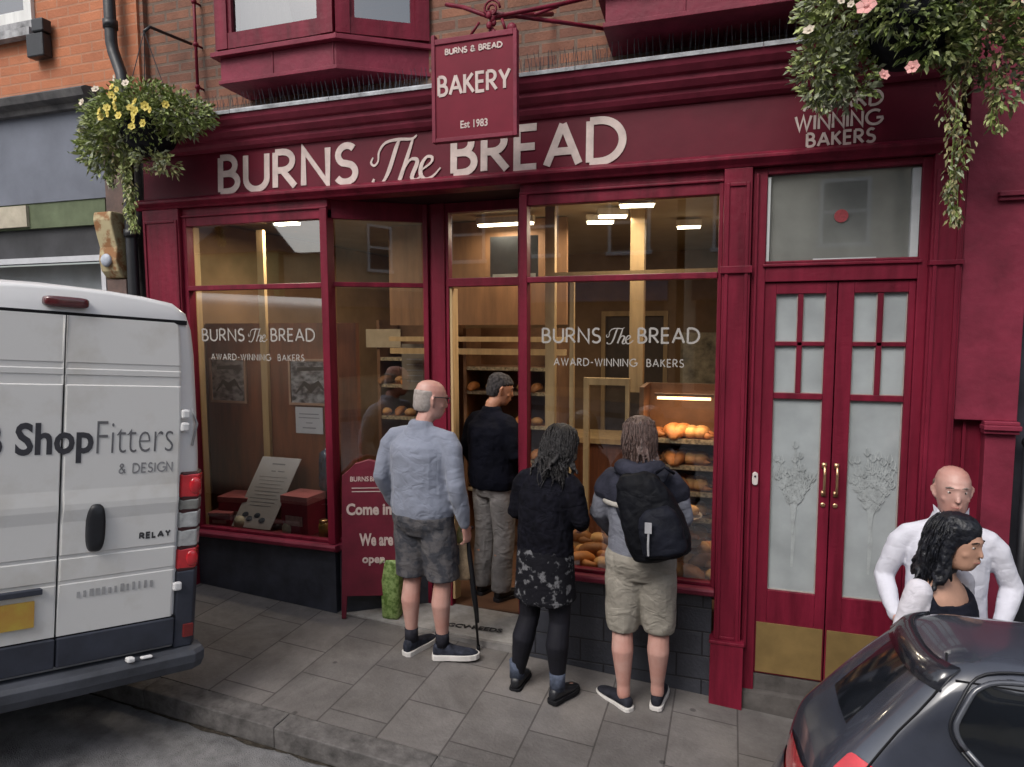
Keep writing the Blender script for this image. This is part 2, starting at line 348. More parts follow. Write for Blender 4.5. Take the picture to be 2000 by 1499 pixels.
nt.links.new(n_.outputs[0], r2_.inputs[0]); m2_ = nt.nodes.new('ShaderNodeMix'); m2_.data_type = 'RGBA'; m2_.blend_type = 'MULTIPLY'; m2_.inputs[0].default_value = 1
nt.links.new(mx_.outputs[2], m2_.inputs[6]); nt.links.new(r2_.outputs[0], m2_.inputs[7]); nt.links.new(m2_.outputs[2], b_.inputs['Base Color'])
ASPH = mat('asphalt', (.185, .182, .186), .9, .3, 7, bump=.9, bscale=160)
KERB = mat('granite_kerb', (.115, .108, .106), .85, .3, 14, bump=.5, bscale=50)
KERBF = mat('kerb_face_dirty', (.085, .065, .045), .9, .45, 9, bump=.5, bscale=40)
bm = B(); L_ = 150
def sheet(bm, x0, x1, y0, y1, z, n=1):
    v = [bm.verts.new((x, y, z+gz(x))) for x, y in ((x0, y0), (x1, y0), (x1, y1), (x0, y1))]; bm.faces.new(v)
sheet(bm, -L_, L_, -L_, L_, -.125)
link('road', bm, ASPH, kind='structure')
bm = B(); box(bm, -60, 60, -1.12, .40, -.11, -.006, 2); link('pavement', bm, PAVE, kind='structure')
bm = B()
x = -30.0; k = 0
while x < 30:
    w = .86 + .1*random.random(); dy = random.uniform(-.003, .003)
    box(bm, x, x+w-.003, -1.262+dy, -1.124, -.122, -.004+random.uniform(-.004, .002), 2); x += w
o = link('kerb', bm, KERB, kind='structure', bevel=.007)
bm = B(); box(bm, -60, 60, -13.6, -11.5, -.12, 0, 2); link('pavement', bm, PAVE, kind='structure')
# grime against the kerb: a thin strip of grit in the channel
bm = B()
x = -6.0
while x < 8:
    w = random.uniform(.12, .4); d = random.uniform(.012, .035)
    v = [bm.verts.new((x+w*i/5, -1.265-d*math.sin(math.pi*i/5)*random.uniform(.6, 1), gz(x+w*i/5)-.120)) for i in range(6)]
    bm.faces.new([bm.verts.new((x+w, -1.262, gz(x+w)-.120)), bm.verts.new((x, -1.262, gz(x)-.120))] + v); x += w*.8
link('gutter_grit', bm, mat('grit', (.05, .042, .033), .95, .4, 30, bump=.6, bscale=120), kind='stuff')

# ------------------------------------------------------------------ the shop
shop = thing('bakery_shop', 'burgundy bakery shopfront in brown brick building, between grey neighbour and black downpipe', 'shop')
def P(name, bm, m, par=None, **k): return link(name, bm, m, par or shop, **k)
# brick wall above
bm = B(); box(bm, -.40, 5.3, .12, .42, 3.36, 5.6)
P('brick_wall', bm, BRICK)
# left jamb wall beside/behind pilaster, gable walls and roof so the shell is closed
bm = B(); box(bm, -.42, -.30, .06, 4.6, -1, 3.36); box(bm, 3.90, 4.02, .10, 4.6, -1, 3.36); box(bm, -.42, 5.3, 4.6, 4.75, -1, 5.6); box(bm, 5.18, 5.3, .42, 4.6, -1, 5.6); box(bm, -.42, -.30, .42, 4.6, 3.36, 5.6)
P('side_wall', bm, mat('plaster_wall', (.20, .12, .07), .9, .2, 3))
bm = B(); box(bm, -.42, 5.3, .0, 4.75, 5.6, 5.75); P('roof', bm, DARK)
# fascia
bm = B()
extr_x(bm, [(0.0, 2.93), (-.035, 2.93), (-.02, 3.27), (0.0, 3.27)], -.36, 4.95)
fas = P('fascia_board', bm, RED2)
bm = B(); extr_x(bm, [(.1, 2.865), (-.05, 2.865), (-.06, 2.88), (-.085, 2.905), (-.085, 2.922), (-.04, 2.945), (.1, 2.945)], -.42, 4.98)
P('fascia_moulding', bm, RED, bevel=.003)
bm = B()
extr_x(bm, [(.12, 3.245), (-.035, 3.245), (-.06, 3.262), (-.075, 3.285), (-.078, 3.305), (-.10, 3.315), (-.125, 3.345), (-.128, 3.372), (-.15, 3.38), (-.175, 3.41), (-.185, 3.437), (-.185, 3.452), (.12, 3.47)], -.40, 4.98)
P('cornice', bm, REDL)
bm = B(); x = -.40
while x < 4.95:
    w = min(random.uniform(.7, 1.1), 4.96-x); z = random.uniform(0, .006)
    extr_x(bm, [(.119, 3.50), (-.19, 3.465+z), (-.197, 3.46), (-.197, 3.442), (-.189, 3.442), (-.188, 3.4535), (.119, 3.472)], x, x+w-.004); x += w
P('lead_flashing', bm, LEAD)
bm = B()   # bird spikes
x = -.30
while x < 4.6:
    if not (4.3 < x):
        for y, t in ((-.12, -.035), (-.08, .0), (-.04, .03)):
            xx = x+random.uniform(-.01, .01)
            tube(bm, [(xx, y, 3.47), (xx+random.uniform(-.012, .012), y+t, 3.585)], .0016, 4)
    x += .038
P('bird_spikes', bm, mat('spike_steel', (.10, .11, .13), .4, .1, 9, metal=.6))
bm = B(); shop_name(bm, 2.89, .285, .045, .005); place(bm, at(.355, -.036, 2.938)); 
for v in bm.verts: v.co.y += (v.co.z-2.93)*.044
link('lettering', bm, CREAM, fas)
for s, x0, w, z, h in (('AWARD', 4.215, .375, 3.135, .085), ('WINNING', 4.175, .405, 3.035, .085), ('BAKERS', 4.235, .325, 2.945, .08)):
    bm = B(); letters(bm, s, w, h, .013, .24, .004); place(bm, at(x0, -.034+(z-2.93)*.044, z)); link('lettering', bm, CREAM, fas)

# pilasters
def pilaster(x0, x1, top, y=-.05, panel=True, ped=.12, pedw=.02):
    bm = B(); box(bm, x0, x1, y, .06, gz(x0)-.2, top)
    if panel:    # raised edge beads
        for a, b in ((x0+.012, x0+.032), (x1-.032, x1-.012)): box(bm, a, b, y-.010, y+.002, ped+.02, top-.08)
        box(bm, x0+.032, x1-.032, y-.010, y+.002, top-.10, top-.08); box(bm, x0+.032, x1-.032, y-.010, y+.002, ped+.02, ped+.04)
    if pedw: box(bm, x0-pedw, x1+pedw, y-.03, .05, gz(x0)-.25, ped); box(bm, x0-pedw-.006, x1+pedw+.006, y-.036, .05, ped, ped+.02)
    return P('pilaster', bm, RED, bevel=.004)
pilaster(-.37, -.03, 2.864, ped=.45, pedw=0); pilaster(3.815, 3.965, 2.864, ped=.125, pedw=.018)
pilaster(4.84, 4.985, 2.864, ped=.13, pedw=0)
for x0, x1, z0, z1 in ((3.805, 3.975, 2.285, 2.325), (4.835, 4.99, 2.30, 2.325), (4.83, 4.995, .40, .43)):
    bm = B(); box(bm, x0, x1, -.066, .0, z0, z1); P('pilaster_band', bm, RED, bevel=.003)
# tall pier at the right with capital and recess
bm = B()
box(bm, 4.99, 5.27, -.03, .10, 1.50, 5.6); box(bm, 5.135, 5.27, -.03, .10, -.7, 1.50)
box(bm, 5.12, 5.275, -.06, .0, 1.435, 1.455); box(bm, 5.115, 5.28, -.075, .0, 1.455, 1.48); box(bm, 5.12, 5.275, -.06, .0, 1.48, 1.50)
box(bm, 5.13, 5.285, -.055, .0, 2.61, 2.63); box(bm, 5.125, 5.29, -.07, .0, 2.63, 2.655)
P('pier', bm, REDL, bevel=.004)
bm = B(); box(bm, 4.985, 5.137, .03, .12, -.7, 1.50); box(bm, 5.045, 5.06, .012, .03, -.3, 1.49); P('pier_recess', bm, RED)
# window frames : vertical bars, transom, heads
def bar(bm, x0, x1, z0, z1, y0=-.02, y1=.05): box(bm, x0, x1, y0, y1, z0, z1)
for xl, xr, jl, jr in ((-.03, 1.222, .008, 1.165), (2.605, 3.814, 2.655, 3.79)):
    bm = B(); bar(bm, xl, jl, .44, 2.80, -.02 if xl < 0 else -.03); bar(bm, jr, xr, .44, 2.80, -.03 if xl < 0 else -.02, .06 if xl < 0 else .05)
    bar(bm, jl, jr, 2.262, 2.298, -.028, .04); bar(bm, xl, xr, 2.735, 2.866, -.015, .05); bar(bm, xl, xr, 2.80, 2.815, -.03, .0); bar(bm, jl, jr, .44, .462, -.01, .04)
    P('window_frame', bm, RED, bevel=.004)
# soffit and entry recess
D = .45
def seg(bm, p, q, z0, z1, t):   # vertical slab between plan points
    p, q = Vector((*p, 0)), Vector((*q, 0)); n = (q-p).normalized(); n = Vector((-n.y, n.x, 0))*t/2
    poly_prism(bm, [p+n+Vector((0, 0, z0)), q+n+Vector((0, 0, z0)), q-n+Vector((0, 0, z0)), p-n+Vector((0, 0, z0))], (0, 0, z1-z0))
def mid(p, q, a): return (p[0]+(q[0]-p[0])*a, p[1]+(q[1]-p[1])*a)
S0, S1 = (1.205, .05), (1.745, .44)
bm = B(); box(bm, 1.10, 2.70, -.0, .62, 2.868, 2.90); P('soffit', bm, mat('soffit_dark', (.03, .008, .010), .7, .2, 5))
bm = B()
seg(bm, S0, S1, 2.74, 2.867, .05); seg(bm, S0, S1, 2.272, 2.305, .045); seg(bm, S0, S1, .44, .47, .05)
box(bm, 1.735, 1.775, .40, .50, -.3, 2.867); box(bm, 1.775, 1.80, .43, .49, -.3, 2.867); box(bm, 1.80, 1.905, .405, .50, -.3, 2.867); box(bm, 1.905, 1.93, .42, .49, -.3, 2.867)
box(bm, 1.93, 2.46, .41, .50, 2.275, 2.335); box(bm, 1.93, 2.46, .42, .49, 2.80, 2.867); box(bm, 2.458, 2.50, .40, .50, -.3, 2.867)
seg(bm, (2.63, .05), (2.48, .44), 2.74, 2.867, .04); seg(bm, (2.63, .05), (2.48, .44), 2.27, 2.30, .04); seg(bm, (2.63, .05), (2.48, .44), .40, .47, .05)
P('door_frame', bm, RED, bevel=.004)
bm = B(); seg(bm, (1.895, .52), (1.915, .60), -.1, 2.27, .02); box(bm, 1.932, 1.95, .43, .47, -.05, 2.27); P('door_lining', bm, WOOD)
# stall risers and sills
bm = B(); seg(bm, S0, S1, -.4, .40, .06); box(bm, -.03, 1.20, .0, .07, -.6, .385); P('stall_riser', bm, mat('black_riser', (.035, .038, .052), .5, .35, 5, bump=.25, bscale=18))
TILE = brickmat('dark_tile', (.042, .045, .056), (.028, .030, .040), (.012, .012, .016), w=.30, h=.15, ms=.006, rough=.42, spots=.35)
bm = B(); box(bm, 2.60, 3.80, .0, .07, -.7, .385); seg(bm, (2.63, .05), (2.48, .44), -.4, .40, .06); P('stall_riser', bm, TILE)
SILLP = [(.06, .385), (-.03, .385), (-.06, .40), (-.065, .425), (-.055, .438), (.06, .4395)]
bm = B(); extr_x(bm, SILLP, -.03, 1.24); seg(bm, (1.215, .03), (1.73, .41), .395, .4385, .10); P('window_sill', bm, REDL, bevel=.003)
bm = B(); extr_x(bm, SILLP, 2.585, 3.812); P('window_sill', bm, REDL, bevel=.003)
# entry step
bm = B(); poly_prism(bm, [(1.24, .02, -.6), (2.60, .02, -.6), (2.46, .46, -.6), (1.78, .46, -.6)], (0, 0, .505))
for v in bm.verts:
    if v.co.z > -.3: v.co.z = -.082 + (v.co.x-1.24)*-.03
step = P('entry_step', bm, mat('worn_stone_step', (.34, .33, .32), .8, .2, 12, bump=.3, bscale=40, col2=(.22, .21, .20)))
bm = B(); box(bm, 1.24, 2.6, -.012, .019, -.6, -.115); P('step_edge', bm, mat('grey_stone', (.20, .19, .185), .85, .25, 9, bump=.3))
bm = fonttext('GCV·REEDS', .075, .001, bold=.002)
fit(bm, 0, .40, .055); place(bm, Matrix.Translation((2.02, .10, -.1035)) @ Matrix.Rotation(R(3), 4, 'Z')); link('mosaic_letters', bm, BLACK, step)
# glass
def pane(p, q, z0, z1, m=GLASS, t=.006, par=None, name='glass_pane'):
    bm = B(); seg(bm, p, q, z0, z1, t); return P(name, bm, m, par)
# single-sheet panes (a thin slab doubles every reflection)
def pane1(p, q, z0, z1, m=GLASS, name='glass_pane', par=None):
    bm = B(); v = [bm.verts.new(c) for c in ((p[0], p[1], z0), (q[0], q[1], z0), (q[0], q[1], z1), (p[0], p[1], z1))]; bm.faces.new(v); return P(name, bm, m, par)
g1 = pane1((.008, .02), (1.165, .02), .462, 2.262); pane1((.008, .02), (1.165, .02), 2.298, 2.735)
g2 = pane1((2.655, .02), (3.79, .02), .462, 2.262); pane1((2.655, .02), (3.79, .02), 2.298, 2.735)
pane1(mid(S0, S1, .04), mid(S0, S1, .97), .47, 2.272); pane1(mid(S0, S1, .04), mid(S0, S1, .97), 2.305, 2.74); pane1((1.93, .45), (2.458, .45), 2.335, 2.80)
pane1((2.62, .07), (2.49, .41), .47, 2.27); pane1((2.62, .07), (2.49, .41), 2.30, 2.74)
FILM = mat('window_lettering', (.33, .31, .29), .7, .1, 10)
for gp, x0, w, a in ((g1, .085, .985, 0), (g2, 2.745, .95, 0)):
    bm = B(); shop_name(bm, w, .098, .0125, .0012); place(bm, at(x0, .0165, 1.885)); link('lettering', bm, FILM, gp)
    for wd, dx, ww in (('AWARD-WINNING', .075, w*.535), ('BAKERS', .075+w*.605, w*.225)):
        bm = B(); letters(bm, wd, ww, .05, .0065, .3, .0012); place(bm, at(x0+dx, .0165, 1.745)); link('lettering', bm, FILM, gp)

# ------------------------------------------------------------------ double door on the right
bm = B()
box(bm, 3.97, 4.045, -.012, .06, -.3, 2.86); box(bm, 4.795, 4.845, -.012, .06, -.3, 2.86)
box(bm, 4.045, 4.795, -.012, .06, 2.235, 2.325); box(bm, 4.045, 4.795, -.012, .06, 2.825, 2.864); box(bm, 4.03, 4.81, -.026, .0, 2.318, 2.335)
box(bm, 3.985, 4.0, -.03, .0, .1, 2.83); box(bm, 4.045, 4.795, -.02, .0, 2.335, 2.35)
P('entrance_frame', bm, RED, bevel=.004)
bm = B(); v = [bm.verts.new(c) for c in ((4.045, .03, 2.325), (4.795, .03, 2.325), (4.795, .03, 2.825), (4.045, .03, 2.825))]; bm.faces.new(v)
fan = P('fanlight', bm, glassmat('fanlight_glass', (.55, .57, .56), .16, .55, (.32, .33, .31)))
bm = B(); box(bm, 4.755, 4.793, .0, .028, 2.345, 2.81); box(bm, 4.29, 4.60, .004, .02, 2.35, 2.358); box(bm, 4.047, 4.062, .0, .028, 2.345, 2.81); link('pale_bead', bm, mat('pale_bead', (.45, .47, .48), .6, .1, 9), fan)
bm = B(); lathe(bm, [(.0001, 0), (.035, 0), (.035, .004), (.0001, .004)], n=20); place(bm, at(4.425, .027, 2.585)); link('sticker', bm, mat('red_sticker', (.35, .05, .06), .6, .2, 60), fan)
def door_leaf(x0, x1, hx, px0, px1):
    bm = B(); y0, y1 = .005, .05; zb = -.055
    box(bm, x0, px0, y0, y1, zb, 2.23); box(bm, px1, x1, y0, y1, zb, 2.23)
    box(bm, px0, px1, y0, y1, 2.168, 2.23); box(bm, px0, px1, y0, y1, zb, .455)
    box(bm, px0, px1, y0+.004, y1, 1.578, 1.612); box(bm, px0, px1, y0+.004, y1, 1.878, 1.902)
    xm = (px0+px1)/2; box(bm, xm-.014, xm+.014, y0+.004, y1, 1.612, 2.168)
    d = P('door', bm, RED, bevel=.003)
    bm = B(); v = [bm.verts.new(c) for c in ((px0, .03, .455), (px1, .03, .455), (px1, .03, 1.578), (px0, .03, 1.578))]; bm.faces.new(v); f = link('frosted_pane', bm, FROST, d)
    for a, b in ((px0, xm-.014), (xm+.014, px1)):
        for z0, z1 in ((1.612, 1.878), (1.902, 2.168)):
            bm = B(); v = [bm.verts.new(c) for c in ((a, .03, z0), (b, .03, z0), (b, .03, z1), (a, .03, z1))]; bm.faces.new(v); link('frosted_pane', bm, FROST, d)
            bm = B()   # pale putty line
            for q in ((a, a+.005, z0, z1), (b-.005, b, z0, z1), (a+.005, b-.005, z1-.005, z1), (a+.005, b-.005, z0, z0+.005)): box(bm, q[0], q[1], .022, .029, q[2], q[3])
            link('putty', bm, mat('putty', (.34, .30, .28), .7, .1, 9), d)
    bm = B()   # etched wheat ears on the lower pane
    cx = xm
    for i in range(13):
        a = R(-42+84*i/12); L = random.uniform(.26, .42)*(1-.25*abs(a)); pts = []
        for k in range(6):
            t = k/5; pts.append((cx+math.sin(a)*L*t**1.4*.62, .90+(-.12 if k == 0 else 0)+L*t*math.cos(a*.6)))
        ribbon(bm, pts, [.004, .006, .010, .014, .011, .003], i*.0002, .0006)
        for k in range(2, 6):
            for s in (-1, 1):
                p = pts[k]; ribbon(bm, [(p[0], p[1]-.02), (p[0]+s*.013, p[1]), (p[0]+s*.006, p[1]+.03)], [.003, .008, .002], .003+i*.0002+k*.00005, .0004)
    ribbon(bm, [(cx, .60), (cx+.004, .78), (cx, .92)], [.012, .022, .016], 0, .0005)
    place(bm, at(0, .0285, 0)); link('etched_wheat', bm, mat('etched_glass', (.325, .35, .355), .5, .15, 20), f)
    bm = B()
    for q in ((px0, px0+.006, .455, 1.578), (px1-.006, px1, .455, 1.578), (px0+.006, px1-.006, 1.572, 1.578), (px0+.006, px1-.006, .455, .461)): box(bm, q[0], q[1], .022, .029, q[2], q[3])
    link('putty', bm, MATS['putty'], d)
    bm = B(); box(bm, x0+.008, x1-.008, -.001, .0048, -.045, .258); link('kick_plate', bm, BRASS, d, bevel=.001)
    bm = B(); tube(bm, [(hx, -.005, 1.05), (hx, -.03, 1.06), (hx, -.035, 1.10), (hx, -.035, 1.16), (hx, -.03, 1.20), (hx, -.005, 1.21)], .007, 8)
    box(bm, hx-.012, hx+.012, -.002, .0045, 1.035, 1.065); box(bm, hx-.012, hx+.012, -.002, .0045, 1.195, 1.225)
    link('handle', bm, GOLD, d, smooth=True)
    bm = B(); lathe(bm, [(.0001, 0), (.013, 0), (.013, .006), (.008, .01), (.0001, .01)], n=14); place(bm, at(hx, .004, .985)); link('lock', bm, GOLD, d)
    return d
door_leaf(4.045, 4.417, 4.385, 4.108, 4.363); door_leaf(4.423, 4.795, 4.448, 4.503, 4.762)
bm = B(); box(bm, 3.97, 4.98, .0, .12, -.7, -.062); box(bm, 3.97, 4.99, -.05, .0, -.7, -.155); P('door_step', bm, mat('grey_stone_dark', (.09, .082, .078), .9, .3, 7, bump=.4, bscale=30))
bm = B(); box(bm, 3.97, 4.99, .13, .16, -.5, 3.2); P('lobby_wall', bm, mat('lobby', (.14, .13, .12), .9, .2, 3))
bm = B()
for r, y0, y1 in ((.022, -.015, -.008),): 
    pts = [(4.0225+(.016*math.cos(t*math.pi/8)), 1.115+(.016*math.sin(t*math.pi/8))+(.022 if 0 < t < 8 else (-.022 if t > 8 else 0))) for t in range(16)]
    poly_prism(bm, [(a, -.026, b) for a, b in pts], (0, .014, 0))
bell = P('doorbell', bm, mat('white_plastic', (.55, .50, .48), .35, .05, 9), bevel=.002)
bm = B(); ball(bm, (4.022, -.028, 1.13), .006); link('bell_button', bm, BLACK, bell, smooth=True)

# ------------------------------------------------------------------ oriel windows above
def oriel(x0, x1, zs, cant=.42, Y=-.20, wall=.12, top=5.0):
    "front from x0 to x1-cant, canted right side back to x1 (and canted left side)"
    fl = x0+.02; pts = [(x0-.0-cant*.0, wall), (fl, Y), (x1-cant, Y), (x1, wall)]
    if cant < 0: pass
    def slab(bm, off, z0, z1):
        P_ = [(pts[0][0]-off, wall), (pts[1][0]-off, Y-off), (pts[2][0]+off*.6, Y-off), (pts[3][0]+off, wall)]
        poly_prism(bm, [(a, b, z0) for a, b in P_], (0, 0, z1-z0))
    bm = B(); slab(bm, .0, zs-.15, zs+.0); slab(bm, .012, zs-.17, zs-.145); slab(bm, .045, zs, zs+.03); slab(bm, .025, zs+.03, zs+.045)
    for xx in (fl+.42, x1-cant-.02): box(bm, xx-.006, xx+.006, Y-.006, Y+.02, zs-.15, zs)
    o = P('oriel_window', bm, REDL, bevel=.003)
    bm = B()
    c = [(pts[0][0], pts[0][1]), (pts[1][0], pts[1][1]), (pts[2][0], pts[2][1]), (pts[3][0], pts[3][1])]
    zb = zs+.045
    for p, q in zip(c[:-1], c[1:]):
        p3, q3 = Vector((*p, 0)), Vector((*q, 0)); L = (q3-p3).length
        if L < .15: continue
        for a0, a1 in ((0, .09/L), (1-.09/L, 1)): seg(bm, mid(p, q, a0), mid(p, q, a1), zb, top, .07)
        seg(bm, mid(p, q, .09/L), mid(p, q, 1-.09/L), zb, zb+.10, .06)
        for a0, a1 in ((.09/L, .12/L), (1-.12/L, 1-.09/L)): seg(bm, mid(p, q, a0), mid(p, q, a1), zb+.10, top, .045)
    seg(bm, c[1], c[2], top-.1, top, .12)
    link('window_frame', bm, RED, o)
    for p, q in zip(c[:-1], c[1:]):
        if (Vector(p)-Vector(q)).length < .15: continue
        bm = B(); v = [bm.verts.new(k) for k in ((*p, zb+.1), (*q, zb+.1), (*q, top), (*p, top))]; bm.faces.new(v); link('glass_pane', bm, glassmat('upper_glass', (.5, .5, .5), .25), o)
    bm = B()   # curtain and dim room behind
    n = 26
    rr = [[(pts[1][0]+.1+.45*i/n*(1-.5*(z-zb)/1.0), Y+.10+.015*math.sin(i*1.7), z) for i in range(n+1)] for z in (zb, zb+.5, top)]
    loft(bm, rr, closed=False, cap=False); link('curtain', bm, mat('net_curtain', (.42, .42, .40), .9, .1, 4), o, smooth=True)
    bm = B(); box(bm, x0+.1, x1-.2, .3, .32, zb, top); link('room_beyond', bm, mat('dim_room', (.20, .16, .10), .9, .4, 2), o)
    return o
oriel(.52, 1.94, 3.80, .50); oriel(3.16, 4.75, 3.78, .40, Y=-.28)
# thin burgundy rod and hooks
bm = B(); tube(bm, [(.10, .06, 3.60), (.10, .06, 4.7)], .011, 8)
for z in (3.75, 4.05, 4.35): ball(bm, (.10, .06, z), .02); tube(bm, [(.10, .06, z), (.10, .13, z)], .008, 6)
P('rod', bm, RED, smooth=True)

# ------------------------------------------------------------------ interior of the shop
bm = B(); box(bm, -.30, 3.90, 4.2, 4.3, -.3, 2.9); box(bm, -.299, -.27, .08, 4.2, -.3, 2.85); box(bm, 3.87, 3.899, .08, 4.2, -.3, 2.85)
P('inner_wall', bm, TAN)
bm = B(); box(bm, 2.35, 2.40, 4.12, 4.2, -.1, 2.1); box(bm, 3.10, 3.15, 4.12, 4.2, -.1, 2.1); box(bm, 2.35, 3.15, 4.12, 4.2, 2.1, 2.16); P('inner_door_frame', bm, WOOD)
bm = B(); box(bm, 2.40, 3.10, 4.17, 4.199, -.1, 2.1); P('inner_door', bm, mat('inner_door', (.10, .07, .05), .6, .2, 5))
for x0 in (.0, .9, 3.3): 
    bm = B(); box(bm, x0, x0+.55, 4.16, 4.199, 1.2, 1.9); P('wall_board', bm, mat('wall_board', (.42, .36, .26), .7, .4, 9))
bm = B(); box(bm, 3.83, 3.869, 1.2, 4.0, 1.55, 2.3); P('wall_board', bm, MATS['wall_board'])
bm = B(); box(bm, -.3, 3.9, .46, 4.2, -.25, -.105); P('inner_floor', bm, mat('brown_floor', (.12, .06, .035), .5, .2, 3))
bm = B(); box(bm, -.3, 3.9, .08, 4.2, 2.87, 2.95); P('ceiling', bm, mat('ceiling', (.42, .36, .26), .8, .08, 3))
bm = B(); box(bm, -.26, 1.17, .07, .46, .33, .43); P('display_shelf', bm, mat('display_red', (.12, .014, .022), .5, .2, 5))
bm = B(); box(bm, 2.655, 3.87, .07, .56, .33, .43); P('display_shelf', bm, mat('display_brown', (.25, .13, .05), .5, .2, 5))
bm = B(); box(bm, -.26, 1.10, .42, .45, .43, 2.02); box(bm, 1.10, 1.16, .41, .46, .43, 2.02)
pn = P('display_back', bm, BWOOD)
bm = B(); box(bm, .305, .365, .385, .418, .43, 2.75); P('wood_post', bm, WOOD); bm = B(); box(bm, -.10, -.04, .10, .16, .43, 2.75); P('wood_post', bm, WOOD)
bm = B(); box(bm, 1.0, 2.6, 1.25, 1.30, 2.0, 2.86); P('bulkhead', bm, mat('bulkhead', (.22, .11, .05), .6, .2, 4, streak=True))
bm = B(); box(bm, 1.0, 2.6, 1.22, 1.26, 1.86, 1.90); box(bm, 1.0, 2.6, 1.24, 1.262, 1.75, 1.80); P('picture_rail', bm, WOOD)
bm = B(); box(bm, 2.60, 2.67, .60, .66, .43, 2.84); box(bm, 2.78, 2.81, .60, .64, .43, 2.3); box(bm, 2.87, 2.91, .66, .70, .43, 1.62); box(bm, 2.91, 3.20, .66, .70, 1.57, 1.62); box(bm, 3.17, 3.20, .66, .70, 1.25, 1.57); box(bm, 3.16, 3.26, .9, 1.0, 1.5, 2.84); box(bm, 2.67, 3.86, .60, .63, 2.33, 2.37)
P('wood_screen', bm, WOOD)
# ceiling strip lamps: lit
LAMP = mat('lamp_glow', (1.0, .86, .6), .5, 0, 3, emis=7)
def ceiling_lamp(x, y, a, L=.22, e=5):
    t = thing('ceiling_lamp', '', 'lamp', (x, y, 2.80), a, 'lit ceiling lamps inside the bakery')
    bm = B(); box(bm, -L/2, L/2, -.03, .03, -.015, .0); link('diffuser', bm, LAMP, t)
    bm = B(); box(bm, -L/2-.01, L/2+.01, -.04, .04, .001, .05); link('housing', bm, WHITE, t)
    ld = bpy.data.lights.new('lamp_light', 'AREA'); ld.energy = e; ld.size = .25; ld.color = (1, .84, .64); lo = bpy.data.objects.new('lamp_light', ld); COL.objects.link(lo); lo.parent = t; lo.location = (0, 0, -.03)
    return t
for i, (x, y, a, L) in enumerate(((3.25, .55, R(10), .22), (3.02, .95, R(15), .2), (2.88, 1.2, R(15), .2), (3.52, 1.7, R(5), .18), (2.15, 1.05, R(0), .45), (.55, .45, 0, .2), (.9, 2.4, 0, .5))):
    t = ceiling_lamp(x, y, a, L, 10 if i == 5 else 4.6)
    t['label'] = ['lit ceiling lamp nearest the glass at the top of right-hand window', 'small lit ceiling lamp seen left of the brightest one in right window', 'dimmest of the lit ceiling lamps in upper left of right window', 'lit ceiling lamp far back at the top right of right window', 'long lit strip lamp seen through the glass above shop doorway', 'lit lamp over the left display window behind the glass', 'lit strip lamp deep in the shop behind left display'][i]
# a warm lit shelf unit at the right, with loaves
def shelf_unit(x0, x1, y0, y1, zs, label, mt, back=True):
    t = thing('bread_shelf', label, 'shelf', (x0, y0, zs[0]))
    bm = B()
    for x in (x0, x1-.03): box(bm, x-x0, x-x0+.03, 0, y1-y0, -.45, zs[-1]-zs[0]+.35)
    link('side_panel', bm, mt, t)
    if back:
        bm = B(); box(bm, 0.03, x1-x0-.03, y1-y0-.02, y1-y0, -.45, zs[-1]-zs[0]+.35); link('back_panel', bm, mt, t)
    for z in zs:
        bm = B(); box(bm, .03, x1-x0-.03, 0, y1-y0-.021, z-zs[0]-.02, z-zs[0]); s__ = link('shelf', bm, mt, t)
        bm = B(); box(bm, .04, x1-x0-.04, -.006, -.001, z-zs[0]-.028, z-zs[0]+.004); link('label_strip', bm, mat('label_strip', (.40, .33, .22), .6, .5, 45), s__)
    return t
CRUST = mat('bread_crust', (.50, .21, .06), .6, .35, 12, bump=.4, bscale=30, col2=(.28, .10, .03))
CRUST2 = mat('pale_pastry', (.62, .38, .15), .6, .3, 14, bump=.4, bscale=40, col2=(.40, .18, .06))
vary(CRUST, .45); vary(CRUST2, .35)
MID = mat('shelf_brown', (.20, .10, .05), .6, .25, 5)
shelf_unit(3.28, 3.86, .58, .98, (.50, .68, .86, 1.04, 1.22), 'warmly lit bread shelf unit behind the right end of the window', MID)
shelf_unit(.72, 1.45, 1.5, 1.9, (.55, .85, 1.15, 1.45, 1.7), 'brown bread shelves seen past the left display panel', MID)
shelf_unit(1.55, 2.45, 1.6, 2.0, (.5, .8, 1.1, 1.4, 1.62), 'bread shelves seen through the open shop doorway', MID)
def loaf_mesh(kind):
    bm = B()
    if kind == 0: loft(bm, [ring((x, 0, .0+r*.55), 0.001+r, 0, 3) if False else [(x, r*math.cos(a*math.pi/6), max(0, r*.9+r*.9*math.sin(a*math.pi/6))) for a in range(12)] for x, r in ((-.11, .012), (-.10, .03), (-.06, .044), (0, .048), (.06, .044), (.10, .03), (.11, .012))])
    elif kind == 1: bmesh.ops.create_uvsphere(bm, u_segments=14, v_segments=9, radius=1, matrix=Matrix.Translation((0, 0, .035)) @ Matrix.Diagonal((.062, .058, .04, 1)))
    else:
        pts = [(.055*math.cos(t), .04*math.sin(t), .024) for t in [R(200-220*i/8) for i in range(9)]]
        limb(bm, pts, [.008, .015, .021, .026, .028, .026, .021, .015, .008], 8)
    me = bpy.data.meshes.new('loaf'); bm.to_mesh(me); bm.free()
    for p in me.polygons: p.use_smooth = True
    return me
LM_ = [loaf_mesh(k) for k in range(3)]
for me_, mm in zip(LM_, (CRUST, CRUST2, CRUST)): me_.materials.append(mm)
ADJ = ['crusty long loaf', 'round bun', 'curved croissant']
def loaf(k, x, y, z, rz, where, grp, s=1.0):
    o = bpy.data.objects.new(('loaf', 'bun', 'croissant')[k], LM_[k]); COL.objects.link(o); o.location = (x, y, z); o.rotation_euler = (0, 0, rz); o.scale = (s, s, s)
    tag(o, ADJ[k] + ' ' + where, ('loaf', 'bun', 'croissant')[k], grp)
